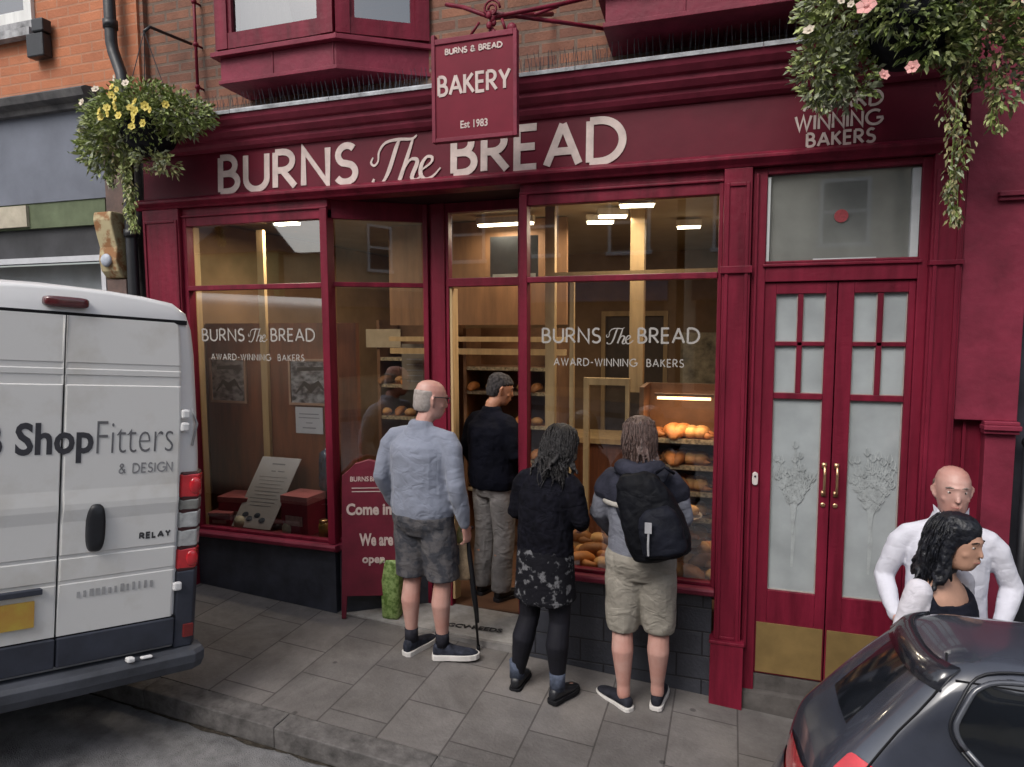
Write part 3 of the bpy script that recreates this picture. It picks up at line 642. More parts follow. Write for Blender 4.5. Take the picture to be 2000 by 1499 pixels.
zn = {.50: 'bottom', .68: 'second', .86: 'third', 1.04: 'fourth', 1.22: 'top'}
sl_ = thing('shelf_lamp', 'warm glowing lamp strip above the bread shelves at the right', 'lamp', (3.57, .70, 1.50)); bm = B(); box(bm, -.18, .18, -.02, .02, -.02, 0); link('diffuser', bm, mat('warm_glow', (1.0, .6, .28), .5, 0, 3, emis=2.5), sl_); bm = B(); box(bm, -.20, .20, -.03, .03, .001, .02); link('housing', bm, MID, sl_)
ld = bpy.data.lights.new('lamp_light', 'AREA'); ld.energy = 1.8; ld.size = .3; ld.color = (1, .62, .32); lo = bpy.data.objects.new('lamp_light', ld); COL.objects.link(lo); lo.parent = sl_; lo.location = (0, -.12, -.03); lo.rotation_euler = (R(20), 0, 0)
for z in zn:
    for i in range(14):
        k = (int(z*100)+i//4) % 3
        loaf(k, 3.36+.066*(i//2), .66+.11*(i % 2), z+.0, random.uniform(.8, 2), 'on the %s shelf of the lit unit in right window' % zn[z], 'bread on the %s shelf of the lit unit' % zn[z])
for (X0, X1, Y_, zs, wh) in ((.76, 1.40, 1.58, (.55, .85, 1.15, 1.45), 'brown shelves past the left display'), (1.62, 2.38, 1.68, (.5, .8, 1.1, 1.4), 'shelves seen through the doorway')):
    for z in zs:
        for i in range(6):
            loaf((i+int(z*10)) % 2, X0+(X1-X0)*i/5, Y_+.06*(i % 2), z, random.uniform(1.2, 1.9), 'in the rows on the '+wh, 'bread on the '+wh, .95)
for i in range(15):
    for j in range(3):
        loaf((i*2+j) % 3, 2.73+.077*i, .13+.13*j, .43+(0, .03, .07)[j], random.uniform(0, 3), 'in the %s row on the sill display of right window' % ('front', 'middle', 'back')[j], 'pastries in the %s row of right window display' % ('front', 'middle', 'back')[j], random.uniform(.9, 1.15))
# tray above pastries
t = thing('cake_stand', 'two tier glass and wire pastry stand behind the right window', 'stand', (3.56, .30, .43))
bm = B(); tube(bm, [(0, 0, 0), (0, 0, .36)], .006, 8); lathe(bm, [(.0001, 0), (.06, 0), (.06, .006), (.0001, .008)]); link('stem', bm, GOLD, t)
for z in (.17, .34):
    bm = B(); lathe(bm, [(.0001, z), (.16, z), (.165, z+.012), (.155, z+.008), (.0001, z+.006)]); link('tray', bm, mat('tray', (.35, .3, .26), .3, .1, 9), t)
for i in range(6):
    for z in (.44, .61)[:2]:
        a = i*math.pi/3; loaf(2 if z < .5 else 1, 3.56+.095*math.cos(a), .30+.095*math.sin(a), .17+z, a, 'on the %s tray of the pastry stand' % ('lower' if z < .5 else 'upper'), 'pastries on the %s tray of the stand' % ('lower' if z < .5 else 'upper'), .85)
# serving counter
t = thing('counter', 'dark wooden serving counter deep inside the bakery', 'counter', (2.9, 2.3, -.1)); bm = B(); box(bm, -.9, .9, 0, .5, 0, .95); link('body', bm, BWOOD, t); bm = B(); box(bm, -.93, .93, -.03, .53, .951, 1.0); link('worktop', bm, WOOD, t)
# framed pictures on the display back
def picture(x0, x1, z0, z1, label, seed):
    t = thing('framed_picture', label, 'picture', ((x0+x1)/2, .419, (z0+z1)/2), 0, 'framed photographs on the display panel')
    w, h = (x1-x0)/2, (z1-z0)/2; f = .018
    bm = B(); box(bm, -w, w, -.02, -.002, h-f, h); box(bm, -w, w, -.02, -.002, -h, -h+f); box(bm, -w, -w+f, -.02, -.002, -h+f, h-f); box(bm, w-f, w, -.02, -.002, -h+f, h-f)
    link('frame', bm, mat('pink_oak', (.45, .28, .20), .5, .15, 9), t)
    m = bpy.data.materials.new('photo_print'); m.use_nodes = True; nt = m.node_tree; b = nt.nodes['Principled BSDF']
    tc = nt.nodes.new('ShaderNodeTexCoord'); mp = nt.nodes.new('ShaderNodeMapping'); mp.inputs['Location'].default_value = (seed, 0, seed); mp.inputs['Scale'].default_value = (1, 1, 1.6)
    n = nt.nodes.new('ShaderNodeTexNoise'); n.inputs['Scale'].default_value = 14; n.inputs['Detail'].default_value = 5
    rp = nt.nodes.new('ShaderNodeValToRGB'); rp.color_ramp.elements[0].position = .38; rp.color_ramp.elements[1].position = .62; rp.color_ramp.elements[0].color = (.03, .03, .04, 1); rp.color_ramp.elements[1].color = (.42, .42, .45, 1)
    nt.links.new(tc.outputs['Object'], mp.inputs[0]); nt.links.new(mp.outputs[0], n.inputs['Vector']); nt.links.new(n.outputs[0], rp.inputs[0]); nt.links.new(rp.outputs[0], b.inputs['Base Color'])
    bm = B(); box(bm, -w+f, w-f, -.010, -.004, -h+f, h-f); pr = link('print', bm, m, t)
    bm = B()   # a road between dark slopes in the print
    ribbon(bm, [(-w*.7, -h*.5), (-w*.3, -h*.05), (0, -h*.3), (w*.35, -h*.02), (w*.7, -h*.45)], [.01, .03, .055, .03, .01], 0, .0005); ribbon(bm, [(-w*.6, h*.55), (w*.6, h*.6)], .03, .001, .0005)
    place(bm, Matrix.Translation((0, -.0105, 0)) @ FACE); link('print_shape', bm, BLACK, pr)
picture(-.22, .14, 1.37, 1.74, 'square framed monochrome photograph behind the left end of the glass', 1.3)
picture(.55, .95, 1.375, 1.74, 'framed monochrome photograph above the white notice', 4.1)
def sheetthing(name, label, cat, x, y, z, w, h, lines, m=PAPER, rx=0, rz=0, col=None):
    t = thing(name, label, cat, (x, y, z), rz); t.rotation_euler = (rx, 0, rz)
    bm = B(); box(bm, -w/2, w/2, -.003, .003, -h/2, h/2); link('sheet', bm, m, t)
    bm = B()
    for (lx, lz, lw, lh) in lines: box(bm, lx-lw/2, lx+lw/2, -.0042, -.0031, lz-lh/2, lz+lh/2)
    if lines: link('print', bm, col or mat('grey_print', (.30, .31, .36), .8, .1, 20), t)
    else: bm.free()
    return t
sheetthing('notice', 'white notice with three grey lines below the framed photograph', 'notice', .725, .412, 1.255, .25, .21, [(0, .05, .18, .008), (0, .02, .19, .008), (0, -.02, .06, .008), (0, -.06, .12, .01)])
t = sheetthing('poster', 'tall white poster leaning back in the left display window', 'poster', .475, .22, .665, .36, .59, [(.0, .24, .12, .012), (-.02, .18, .04, .008), (.05, .18, .06, .008)]+[(0, .13-.03*i, .26-.03*(i % 3), .004) for i in range(9)], rx=R(-18))
t.rotation_euler = (0, 0, 0); t.location = (.445, .225, .70)
for c in t.children:
    for v in c.data.vertices: v.co = Vector((v.co.x+.25*v.co.z, v.co.y+.36*v.co.z, v.co.z*.88))
bm = B()
for lx, lz in ((-.10, -.19), (-.05, -.22), (.01, -.19), (.07, -.225)):
    bmesh.ops.create_uvsphere(bm, u_segments=10, v_segments=6, radius=1, matrix=Matrix.Translation((lx, -.005, lz)) @ Matrix.Diagonal((.030, .003, .022, 1)))
for v in bm.verts: v.co = Vector((v.co.x+.25*v.co.z, v.co.y+.36*v.co.z, v.co.z*.88))
link('emblem', bm, mat('emblem_blue', (.10, .12, .17), .7, .2, 30), t)
def gift_box(x, y, w, h, lab, rz=0, d=.22):
    t = thing('gift_box', lab, 'box', (x, y, .43), rz, 'burgundy bakery boxes in the left display')
    bm = B(); box(bm, -w/2, w/2, -d/2, d/2, 0, h*.8); link('body', bm, mat('box_red', (.24, .018, .045), .5, .15, 8), t, bevel=.004)
    bm = B(); box(bm, -w/2-.004, w/2+.004, -d/2-.004, d/2+.004, h*.8, h); link('lid', bm, mat('box_pink', (.42, .13, .15), .5, .15, 8), t, bevel=.004)
    bm = B(); box(bm, -w*.32, w*.32, -d/2-.007, -d/2-.0045, h*.25, h*.5); link('tag', bm, mat('box_tag', (.45, .28, .28), .6, .2, 30), t)
gift_box(.14, .29, .26, .22, 'burgundy box with pale tag standing left of the white poster', .1); gift_box(.80, .20, .24, .30, 'taller burgundy box with pale lid right of the white poster', -.05)
gift_box(.08, .16, .18, .11, 'small burgundy box nearest the left end of the sill', .2, .12)
def cake(x, y, r, lab):
    bm = B(); lathe(bm, [(.0001, 0), (r*.9, 0), (r, .02), (r*.98, .05), (r*.7, .075), (.0001, .085)]); o = link('wrapped_cake', bm, mat('cream_wrap', (.55, .50, .40), .5, .2, 20, bump=.4), smooth=True); o.location = (x, y, .4395); tag(o, lab, 'cake', 'wrapped cakes along the left sill')
cake(.72, .12, .05, 'cream wrapped cake in front of the taller burgundy box'); cake(.26, .13, .045, 'cream wrapped cake in front of the box left of the poster'); cake(-.03, .2, .05, 'cream wrapped cake at the far left end of the sill')
for x, y, lab in ((1.02, .13, 'golden jar standing left of the mullion in left window'), (1.10, .30, 'golden jar standing behind the mullion')):
    t = thing('jar', lab, 'jar', (x, y, .43), 0, 'golden jars in the left window')
    bm = B(); lathe(bm, [(.0001, 0), (.035, 0), (.037, .09), (.030, .11), (.0001, .11)]); link('jar_body', bm, mat('honey', (.38, .22, .06), .2, .2, 9), t, smooth=True)
    bm = B(); lathe(bm, [(.0001, .111), (.031, .111), (.031, .13), (.0001, .13)]); link('lid', bm, GOLD, t, smooth=True)
# blue glassy ornament
t = thing('glass_ornament', 'dark blue glassy ornament behind the white poster', 'ornament', (.92, .36, .43))
bm = B(); lathe(bm, [(.0001, .30), (.05, .30), (.06, .34), (.075, .42), (.065, .52), (.05, .60), (.0001, .63)], n=20)
for v in bm.verts: v.co += Vector((random.uniform(-.012, .012),)*3)
link('glass_body', bm, mat('blue_glass', (.05, .08, .14), .15, .6, 18, coat=.6), t, smooth=True)
bm = B(); lathe(bm, [(.0001, 0), (.07, 0), (.07, .02), (.03, .05), (.03, .28), (.06, .30), (.0001, .301)]); link('stand', bm, BLACK, t, smooth=True)
sheetthing('hanging_sign', 'blank cream card hanging above the shelves past the left mullion', 'sign', .80, 1.48, 1.88, .36, .17, [], mat('cream_card', (.45, .38, .28), .7, .1, 9))
sheetthing('menu_board', 'grey framed menu board inside behind the door post', 'board', 1.13, 1.46, 1.62, .26, .42, [(0, .12-.05*i, .16, .006) for i in range(6)], mat('grey_board', (.22, .19, .16), .7, .1, 9))
sheetthing('mirror', 'dark glossy panel above the shop doorway inside', 'panel', 2.22, 1.05, 2.52, .40, .36, [(0, -.14, .36, .05)], mat('dark_panel', (.05, .055, .06), .25, .4, 2), col=mat('pale_strip', (.45, .45, .42), .6, .1, 9))
# ================================================================== NEIGHBOUR ON THE LEFT
nb = thing('neighbour_building', 'orange brick building with grey-blue shop fascia left of the bakery', 'building')
def N(name, bm, m, par=None, **k): return link(name, bm, m, par or nb, **k)
bm = B(); box(bm, -9, -.44, .06, .40, 3.78, 7); N('brick_wall', bm, BRICKO)
bm = B(); box(bm, -.44, -.40, .08, .4, 3.36, 7); N('party_wall_edge', bm, BRICK)
bm = B(); extr_x(bm, [(.3, 3.68), (-.05, 3.68), (-.06, 3.72), (-.12, 3.74), (-.14, 3.79), (-.10, 3.815), (.3, 3.85)], -9, -.80)
N('cornice', bm, mat('grey_cornice', (.16, .155, .155), .85, .5, 6, bump=.5, bscale=20, col2=(.05, .05, .055)))
bm = B(); box(bm, -9, -.746, .0, .2, 3.0, 3.68); N('fascia_board', bm, mat('blue_grey_fascia', (.150, .163, .198), .7, .12, 2.5, bump=.1))
bm = B(); box(bm, -9, -.80, .01, .2, 2.80, 3.0); N('fascia_strip', bm, mat('olive_strip', (.115, .14, .085), .8, .2, 5))
bm = B(); box(bm, -3.0, -1.62, -.015, .009, 2.815, 2.985); pl = N('name_panel', bm, mat('cream_panel', (.42, .38, .30), .7, .15, 9))
bm = B(); box(bm, -9, -.80, .05, .2, 2.56, 2.80); N('window_head', bm, mat('dark_head', (.03, .03, .034), .6, .3, 5))
bm = B(); box(bm, -9, -.80, -.02, .06, 2.515, 2.56); box(bm, -.845, -.80, -.02, .06, -.2, 2.515); box(bm, -3.6, -3.55, -.02, .06, -.2, 2.515); N('window_frame', bm, mat('silver_frame', (.50, .51, .54), .4, .08, 9))
bm = B(); v = [bm.verts.new(c) for c in ((-9, .03, .2), (-.845, .03, .2), (-.845, .03, 2.515), (-9, .03, 2.515))]; bm.faces.new(v); N('glass_pane', bm, GLASS)
bm = B();  box(bm, -9, -.9, .16, .18, .2, 2.515); N('inner_wall', bm, mat('painted_sky_reflection', (.62, .65, .75), .8, .2, 2))  # set close behind the glass; pale sky reflection painted into its colour
bm = B(); box(bm, -9, -.80, -.01, .1, -.6, .2); N('stall_riser', bm, DARK)
bm = B(); box(bm, -9, -.4, .06, 5, 7, 7.2); box(bm, -9, -.46, .4, 5, -1, -.9); N('roof', bm, DARK)
STONE = mat('stone_pier', (.17, .115, .10), .85, .35, 8, bump=.4, bscale=20, col2=(.09, .07, .065))
bm = B(); box(bm, -.745, -.55, -.06, .2, -.5, 2.36); box(bm, -.745, -.55, -.03, .2, 2.84, 3.70); N('pier', bm, STONE, bevel=.006)
bm = B()
extr_x(bm, [(.1, 2.36), (-.07, 2.37), (-.11, 2.42), (-.13, 2.50), (-.115, 2.60), (-.14, 2.70), (-.16, 2.80), (-.15, 2.86), (.1, 2.86)], -.735, -.56)
N('corbel', bm, mat('cream_corbel', (.42, .36, .22), .7, .25, 12, bump=.4, bscale=20, col2=(.26, .13, .06), thresh=(.42, .55)), bevel=.01)
bm = B(); ball(bm, (-.65, -.135, 2.50), .05, (1, .5, 1)); N('corbel_boss', bm, mat('pale_boss', (.40, .44, .52), .6, .2, 20), smooth=True)
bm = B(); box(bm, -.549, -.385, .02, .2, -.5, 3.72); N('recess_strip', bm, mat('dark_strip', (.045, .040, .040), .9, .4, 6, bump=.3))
# brick upper corner with sash window
bm = B(); box(bm, -2.6, -1.42, .02, .10, 4.36, 4.43); box(bm, -2.55, -1.45, -.02, .05, 4.30, 4.36); N('window_sill', bm, mat('sill_grey', (.34, .34, .35), .8, .4, 8, bump=.4))
bm = B(); box(bm, -2.55, -2.48, .03, .09, 4.43, 5.6); box(bm, -1.56, -1.48, .03, .09, 4.43, 5.6); box(bm, -2.48, -1.56, .03, .09, 4.43, 4.52); N('sash_frame', bm, WHITE)
bm = B(); v = [bm.verts.new(c) for c in ((-2.48, .045, 4.52), (-1.56, .045, 4.52), (-1.56, .045, 5.6), (-2.48, .045, 5.6))]; bm.faces.new(v); N('glass_pane', bm, MATS.setdefault('ug', glassmat('upper_glass2', (.25, .27, .25), .25)))
bm = B(); box(bm, -1.48, -1.30, -.03, .05, 4.12, 4.30); box(bm, -1.40, -1.28, -.04, .04, 4.30, 4.40); N('sill_bracket', bm, BLACK, bevel=.01)
bm = B()
tube(bm, [(-.60, -.03, 6.6), (-.60, -.03, 4.12), (-.585, -.03, 4.05), (-.50, -.05, 3.88), (-.475, -.06, 3.80), (-.475, -.06, 2.2), (-.475, -.06, .4), (-.475, -.06, .1)], .042, 12)
for z in (4.25, 3.6, 2.7, 1.7, .6): tube(bm, [((-.60 if z > 4 else -.475), (-.03 if z > 4 else -.06), z-.03), ((-.60 if z > 4 else -.475), (-.03 if z > 4 else -.06), z+.03)], .052, 12)
N('downpipe', bm, BLACK, smooth=True)
# right neighbour sliver
rb = thing('neighbour_building', 'dark building edge with black pipe right of the burgundy pier', 'building')
bm = B(); box(bm, 5.30, 9, .08, .4, -1, 6); link('wall', bm, mat('dark_wall', (.035, .035, .045), .8, .3, 3), rb)
bm = B(); tube(bm, [(5.34, .0, 1.38), (5.34, .0, -.4)], .028, 10); ball(bm, (5.34, .0, 1.39), .034); link('downpipe', bm, BLACK, rb, smooth=True)
bm = B(); tube(bm, [(5.33, -.02, 1.10), (5.42, -.03, .86), (5.50, -.04, .60)], .006, 6); link('cable', bm, mat('grey_cable', (.2, .2, .22), .6, .1, 9), rb)

# ================================================================== OPPOSITE SIDE OF THE STREET (seen in the glass)
def facade(x0, x1, h, wall, lab, nwin, shop_col, ridge=2.2):
    t = thing('opposite_building', lab, 'building', ((x0+x1)/2, -13.6, 0), 0, 'buildings across the street reflected in the windows')
    w = (x1-x0)/2
    bm = B(); box(bm, -w, w, -6, 0, -2.5, h); link('wall', bm, wall, t)
    bm = B(); poly_prism(bm, [(-w-.1, .2, h), (-w-.1, -6.2, h), (-w-.1, -3, h+ridge)], (2*w+.2, 0, 0)); link('roof', bm, mat('slate', (.07, .07, .08), .8, .2, 4), t)
    for i in range(nwin):
        cx = -w+(i+.5)*2*w/nwin
        for z in (3.9, 6.6):
            if z+1.6 > h: continue
            bm = B(); box(bm, cx-.6, cx+.6, .001, .08, z-.1, z); box(bm, cx-.55, cx-.47, .001, .05, z, z+1.5); box(bm, cx+.47, cx+.55, .001, .05, z, z+1.5); box(bm, cx-.47, cx+.47, .001, .05, z+1.42, z+1.5); box(bm, cx-.47, cx+.47, .001, .05, z+.7, z+.77)
            f = link('window', bm, WHITE, t)
            bm = B(); box(bm, cx-.47, cx+.47, .001, .012, z, z+1.42); link('pane', bm, BLACK, f)
    bm = B(); box(bm, -w+.2, w-.2, .001, .25, 2.6, 3.2); link('fascia_board', bm, shop_col, t)
    bm = B(); box(bm, -w+.3, w-.3, .001, .05, .3, 2.6); link('shop_window', bm, BLACK, t)
facade(-22, -13, 4.4, mat('render_cream', (.45, .40, .30), .9, .15, 1), 'cream rendered house across the street, farthest left', 3, DARK)
facade(-12.8, -9.6, 4.3, mat('render_green', (.34, .42, .18), .9, .2, 1), 'low olive green shop across the street', 1, RED, .15)
facade(-9.4, -5, 4.2, mat('render_green2', (.46, .42, .26), .9, .2, 1), 'low ochre shop across the street', 2, RED, .3)
facade(-4.8, 2.5, 8.8, mat('opp_brick', (.34, .22, .13), .9, .2, 2), 'red brick shop directly across the street', 3, mat('blue_fascia', (.08, .12, .2), .6, .1, 4))
facade(2.7, 10, 7.6, mat('stone_front', (.50, .44, .32), .9, .2, 1.4), 'pale stone fronted shop across the street', 3, DARK)
facade(10.2, 18, 8.6, mat('opp_tan', (.45, .36, .24), .9, .2, 1.4), 'tan fronted house across the street, farthest right', 3, DARK)

# ================================================================== HANGING SIGN
hs = thing('hanging_sign', 'burgundy double-sided projecting sign reading BAKERY', 'sign', (2.50, -.50, 3.0), 0)
ang = R(-4)
def wl(u, v):   # sign board tilted a little
    return (u, 0, v)
bm = B(); box(bm, -.235, .235, -.014, .014, .035, .555); hb = link('board', bm, mat('sign_red', (.155, .008, .024), .5, .14, 4, spec=.2), hs)
bm = B(); box(bm, -.25, -.228, -.022, .022, .02, .60); box(bm, .228, .25, -.022, .022, .02, .575); box(bm, -.228, .228, -.022, .022, .02, .042); box(bm, -.228, .228, -.022, .022, .545, .575); link('sign_frame', bm, REDL, hs, bevel=.003)
for s, z, w, h, sw in (('BURNS & BREAD', .485, .33, .035, .007), ('BAKERY', .265, .415, .115, .017),):
    bm = B(); letters(bm, s, w, h, sw, .2, .003); place(bm, at(-w/2, -.0142, z)); link('lettering', bm, CREAM, hb)
bm = fonttext('Est 1983', .06, .001, bold=.001); fit(bm, 0, .16, .042); place(bm, at(-.08, -.0155, .085)); link('lettering', bm, CREAM, hb)
bm = B()
tube(bm, [(.18, .0, .58), (.16, .0, .64)], .008, 6); tube(bm, [(-.02, .0, .58), (.03, .0, .64)], .008, 6)
for i in range(7): ball(bm, (.10+.012*math.cos(i*1.9), .012*math.sin(i*2.3), .575+.018*i), .017, (1, .6, 1.2), 8, 6)
ball(bm, (.215, 0, .585), .028, (1, .6, 1)); link('hook', bm, RED, hs, smooth=True)
bm = B()
tube(bm, [(.10, .0, .655), (.20, .30, .78), (.28, .60, .90)], .014, 8); tube(bm, [(.10, .0, .655), (-.12, .14, .80), (-.25, .20, .86)], .012, 8)
tube(bm, [(.05, .02, .70), (.45, .30, .70), (.78, .60, .72)], .012, 8); tube(bm, [(.10, .0, .655), (.42, .28, .80), (.72, .60, .98)], .012, 8); tube(bm, [(.30, .15, .705), (.40, .28, .79)], .009, 8)
pts = [(.10+.05*math.cos(t)*(1-t/14), .0, .70+.05*math.sin(t)*(1-t/14)) for t in [i*.5 for i in range(20)]]; tube(bm, pts, .007, 6)
link('bracket', bm, RED, hs, smooth=True)

# ================================================================== HANGING BASKETS
def leafmat(name, c):
    m = mat(name, c, .55, .35, 25); m.node_tree.nodes['Principled BSDF'].inputs['Subsurface Weight'].default_value = 0; return m
LEAF = leafmat('leaf_green', (.19, .25, .06)); LEAFP = leafmat('leaf_pale', (.34, .39, .15)); LEAFG = leafmat('leaf_grey', (.27, .30, .19)); LEAFD = leafmat('leaf_deep', (.09, .13, .035)); LEAFB = leafmat('leaf_olive', (.26, .24, .11))
YEL = mat('yellow_petal', (.62, .50, .10), .6, .2, 30); PINK = mat('pink_petal', (.62, .30, .28), .6, .2, 30); WPET = mat('cream_petal', (.60, .52, .42), .6, .2, 30)
def leaf(bm, p, d, n, L, w, mi=0):
    d = d.normalized(); s = d.cross(n)
    s = s.normalized() if s.length > 1e-4 else Vector((1, 0, 0)); q = p+d*L*.5+n*L*.08; t = p+d*L-Vector((0, 0, L*.12))
    f = bm.faces.new([bm.verts.new(x) for x in (p, q+s*w*.5, t, q-s*w*.5)]); f.material_index = mi
def rv(): 
    while True:
        v = Vector((random.uniform(-1, 1), random.uniform(-1, 1), random.uniform(-1, 1)))
        if .1 < v.length < 1: return v
def basket(loc, label, clumps, trails, flowers, chain_top, wall_pt, seed):
    random.seed(seed)
    t = thing('hanging_basket', label, 'basket', loc, 0, 'flower baskets hanging on the shopfront')
    bm = B(); lathe(bm, [(.0001, -.20), (.08, -.19), (.15, -.13), (.19, -.05), (.205, .02), (.19, .03), (.0001, .02)], n=20); link('bowl', bm, mat('black_liner', (.010, .010, .014), .8, .5, 20, bump=.6), t, smooth=True)
    bm = B()
    for k in range(3): a = k*2.1+.4; tube(bm, [(.19*math.cos(a), .19*math.sin(a), .02), (0, 0, chain_top)], .003, 5)
    link('chain', bm, BLACK, t)
    bm = B(); tube(bm, [(0, 0, chain_top), (0, .05, chain_top+.05), wall_pt], .011, 8); link('bracket', bm, BLACK, t, smooth=True)
    bm = B()
    for (cx, cy, cz, rx, ry, rz_, n, ms) in clumps:
        for i in range(n):
            v = rv(); L = v.length; v = v/L*(.45+.55*random.random()**.5)
            # sprays: short stems bearing several leaves
            p = Vector((cx+v.x*rx, cy+v.y*ry, cz+v.z*rz_)); d = (Vector((v.x, v.y, v.z*.6))+rv()*.6)
            mi = random.choice(ms)
            for j in range(4):
                dd = d.normalized()+rv()*.8; leaf(bm, p+d.normalized()*.012*j, dd, rv().normalized(), random.uniform(.02, .05), random.uniform(.010, .024), mi)
        for i in range(n//22):   # wiry shoots poking out
            v = rv().normalized(); p = Vector((cx+v.x*rx*.8, cy+v.y*ry*.8, cz+v.z*rz_*.8)); d = (v+Vector((0, 0, .3))+rv()*.3).normalized(); L = random.uniform(.04, .10)
            for k in range(6): 
                q = p+d*L*k/5+Vector((0, 0, -.4*L*(k/5)**2)); leaf(bm, q, d+rv(), rv().normalized(), .028, .012, ms[0])
    link('foliage', bm, [LEAF, LEAFP, LEAFG, LEAFD, LEAFB], t)
    for (x, y, z0, z1, w, n, ms, sx) in trails:
        bm = B()
        for i in range(n):
            u = random.random(); z = z0+(z1-z0)*u; ww = w*(1-.55*u)
            p = Vector((x+sx*u+random.gauss(0, ww*.45)+.012*math.sin(u*14), y+random.gauss(0, ww*.4), z)); leaf(bm, p, Vector((random.uniform(-1, 1), random.uniform(-1, 1), -.9)), rv().normalized(), random.uniform(.018, .04), random.uniform(.009, .02), random.choice(ms))
        for k in range(3): tube(bm, [(x+sx*j/6+.01*(k-1)+.01*math.sin(j+k), y+.01*k, z0+(z1-z0)*j/6) for j in range(7)], .0025, 4)
        link('trailing_stem', bm, [LEAF, LEAFP, LEAFG, LEAFD, LEAFB], t)
    for (x, y, z, m, r) in flowers:
        bm = B(); k = random.random()*6; n = 6
        nrm = Vector((random.uniform(-.5, .5), -1, random.uniform(-.2, .6))).normalized(); a = nrm.orthogonal().normalized(); b = nrm.cross(a); c = Vector((x, y, z))
        for i in range(n):
            t0 = k+i*2*math.pi/n; d = a*math.cos(t0)+b*math.sin(t0); e = a*math.cos(t0+.5)+b*math.sin(t0+.5); f_ = a*math.cos(t0-.5)+b*math.sin(t0-.5)
            bm.faces.new([bm.verts.new(q) for q in (c, c+f_*r*.8+nrm*r*.2, c+d*r+nrm*r*.3, c+e*r*.8+nrm*r*.2)])
        ball(bm, c+nrm*.003, r*.28, u=8, v=5)
        link('flower', bm, m, t)
    return t
rr = random.Random(3)
fl = []
for (a, b) in ((.0, .14), (.03, .17), (-.01, .20), (.10, .06), (.02, .06), (-.10, .05), (-.06, .07), (.16, .03), (.20, .0), (.14, -.02), (.10, -.06), (.24, .04), (.30, .0), (.36, .05), (-.02, .02), (.06, .0), (.19, -.05), (-.12, .02), (.05, .09), (.13, .09)):
    fl.append((a+rr.uniform(-.01, .01), -.22+rr.uniform(-.04, .04), b-.02, YEL, rr.uniform(.017, .026)))
for (a, b) in ((-.17, .19), (-.02, .24), (-.28, .12), (.06, .2)): fl.append((a, -.17, b, WPET, .022))
basket((.06, -.36, 3.36), 'hanging basket of yellow flowers at the left end of the bakery fascia', [
    (-.02, -.03, .07, .36, .20, .19, 900, (0, 0, 1, 1, 2)), (-.28, .0, -.04, .24, .16, .17, 520, (1, 2, 0, 4)), (.27, .0, .04, .23, .14, .12, 380, (0, 2, 0, 1)), (-.42, .0, -.12, .16, .12, .15, 300, (0, 2, 1)), (-.34, -.04, .08, .14, .12, .12, 200, (1, 2, 0)), (-.08, -.12, .02, .24, .1, .1, 260, (0, 1)), (.05, -.05, -.24, .12, .08, .05, 60, (1, 2)), (.16, -.02, -.27, .07, .05, .05, 40, (4, 1))],
    [(-.20, -.04, -.08, -.70, .065, 640, (0, 1, 1, 4), .06), (-.36, -.02, -.05, -.38, .07, 260, (0, 2, 1), .02)], [(x*1.12, y-.06, z, m, r*1.25) for x, y, z, m, r in fl], .62, (0, .42, .70), 11)
fr = [(-.05, -.28, .12, YEL, .04), (.06, -.26, .14, YEL, .035), (.15, -.24, .10, YEL, .03), (-.30, -.2, .16, YEL, .05), (-.22, -.22, .13, YEL, .035), (-.12, -.24, .12, YEL, .036), (-.38, -.2, .13, YEL, .03), (-.20, -.26, .10, YEL, .025), (-.22, -.33, -.04, PINK, .045), (-.13, -.24, -.30, PINK, .026), (-.02, -.24, -.28, PINK, .030), (.42, -.12, -.02, WPET, .03), (-.42, -.1, -.02, WPET, .03), (.02, -.2, .16, PINK, .03), (-.31, -.25, .03, WPET, .018), (-.27, -.25, .01, WPET, .016)]
basket((4.60, -.46, 3.37), 'large hanging basket with pink and yellow flowers and long trails over right-hand door', [
    (-.24, -.02, .08, .22, .18, .18, 520, (0, 1, 1, 2)), (.18, .0, .06, .26, .2, .2, 560, (0, 3, 2, 0, 4)), (-.34, .02, -.14, .12, .1, .16, 240, (2, 1, 2)), (-.22, .0, -.22, .10, .08, .12, 160, (2, 0)), (.30, .0, -.12, .15, .13, .16, 300, (0, 3, 4)), (.10, -.02, -.10, .14, .1, .09, 150, (0, 1, 2)), (0, 0, .24, .36, .2, .1, 300, (0, 1)), (-.03, -.16, .02, .20, .08, .12, 330, (0, 1, 2, 3)), (.08, -.10, -.14, .14, .08, .06, 140, (0, 1, 3)), (.40, .04, -.28, .08, .06, .12, 70, (1, 2, 4))],
    [(.20, -.03, -.15, -.92, .07, 560, (4, 0, 4, 2), .02), (.36, .0, -.25, -.52, .05, 140, (0, 1, 4), .01), (-.38, .0, -.1, -.36, .07, 240, (2, 1, 2), .04)], fr, .62, (0, .44, .60), 12)

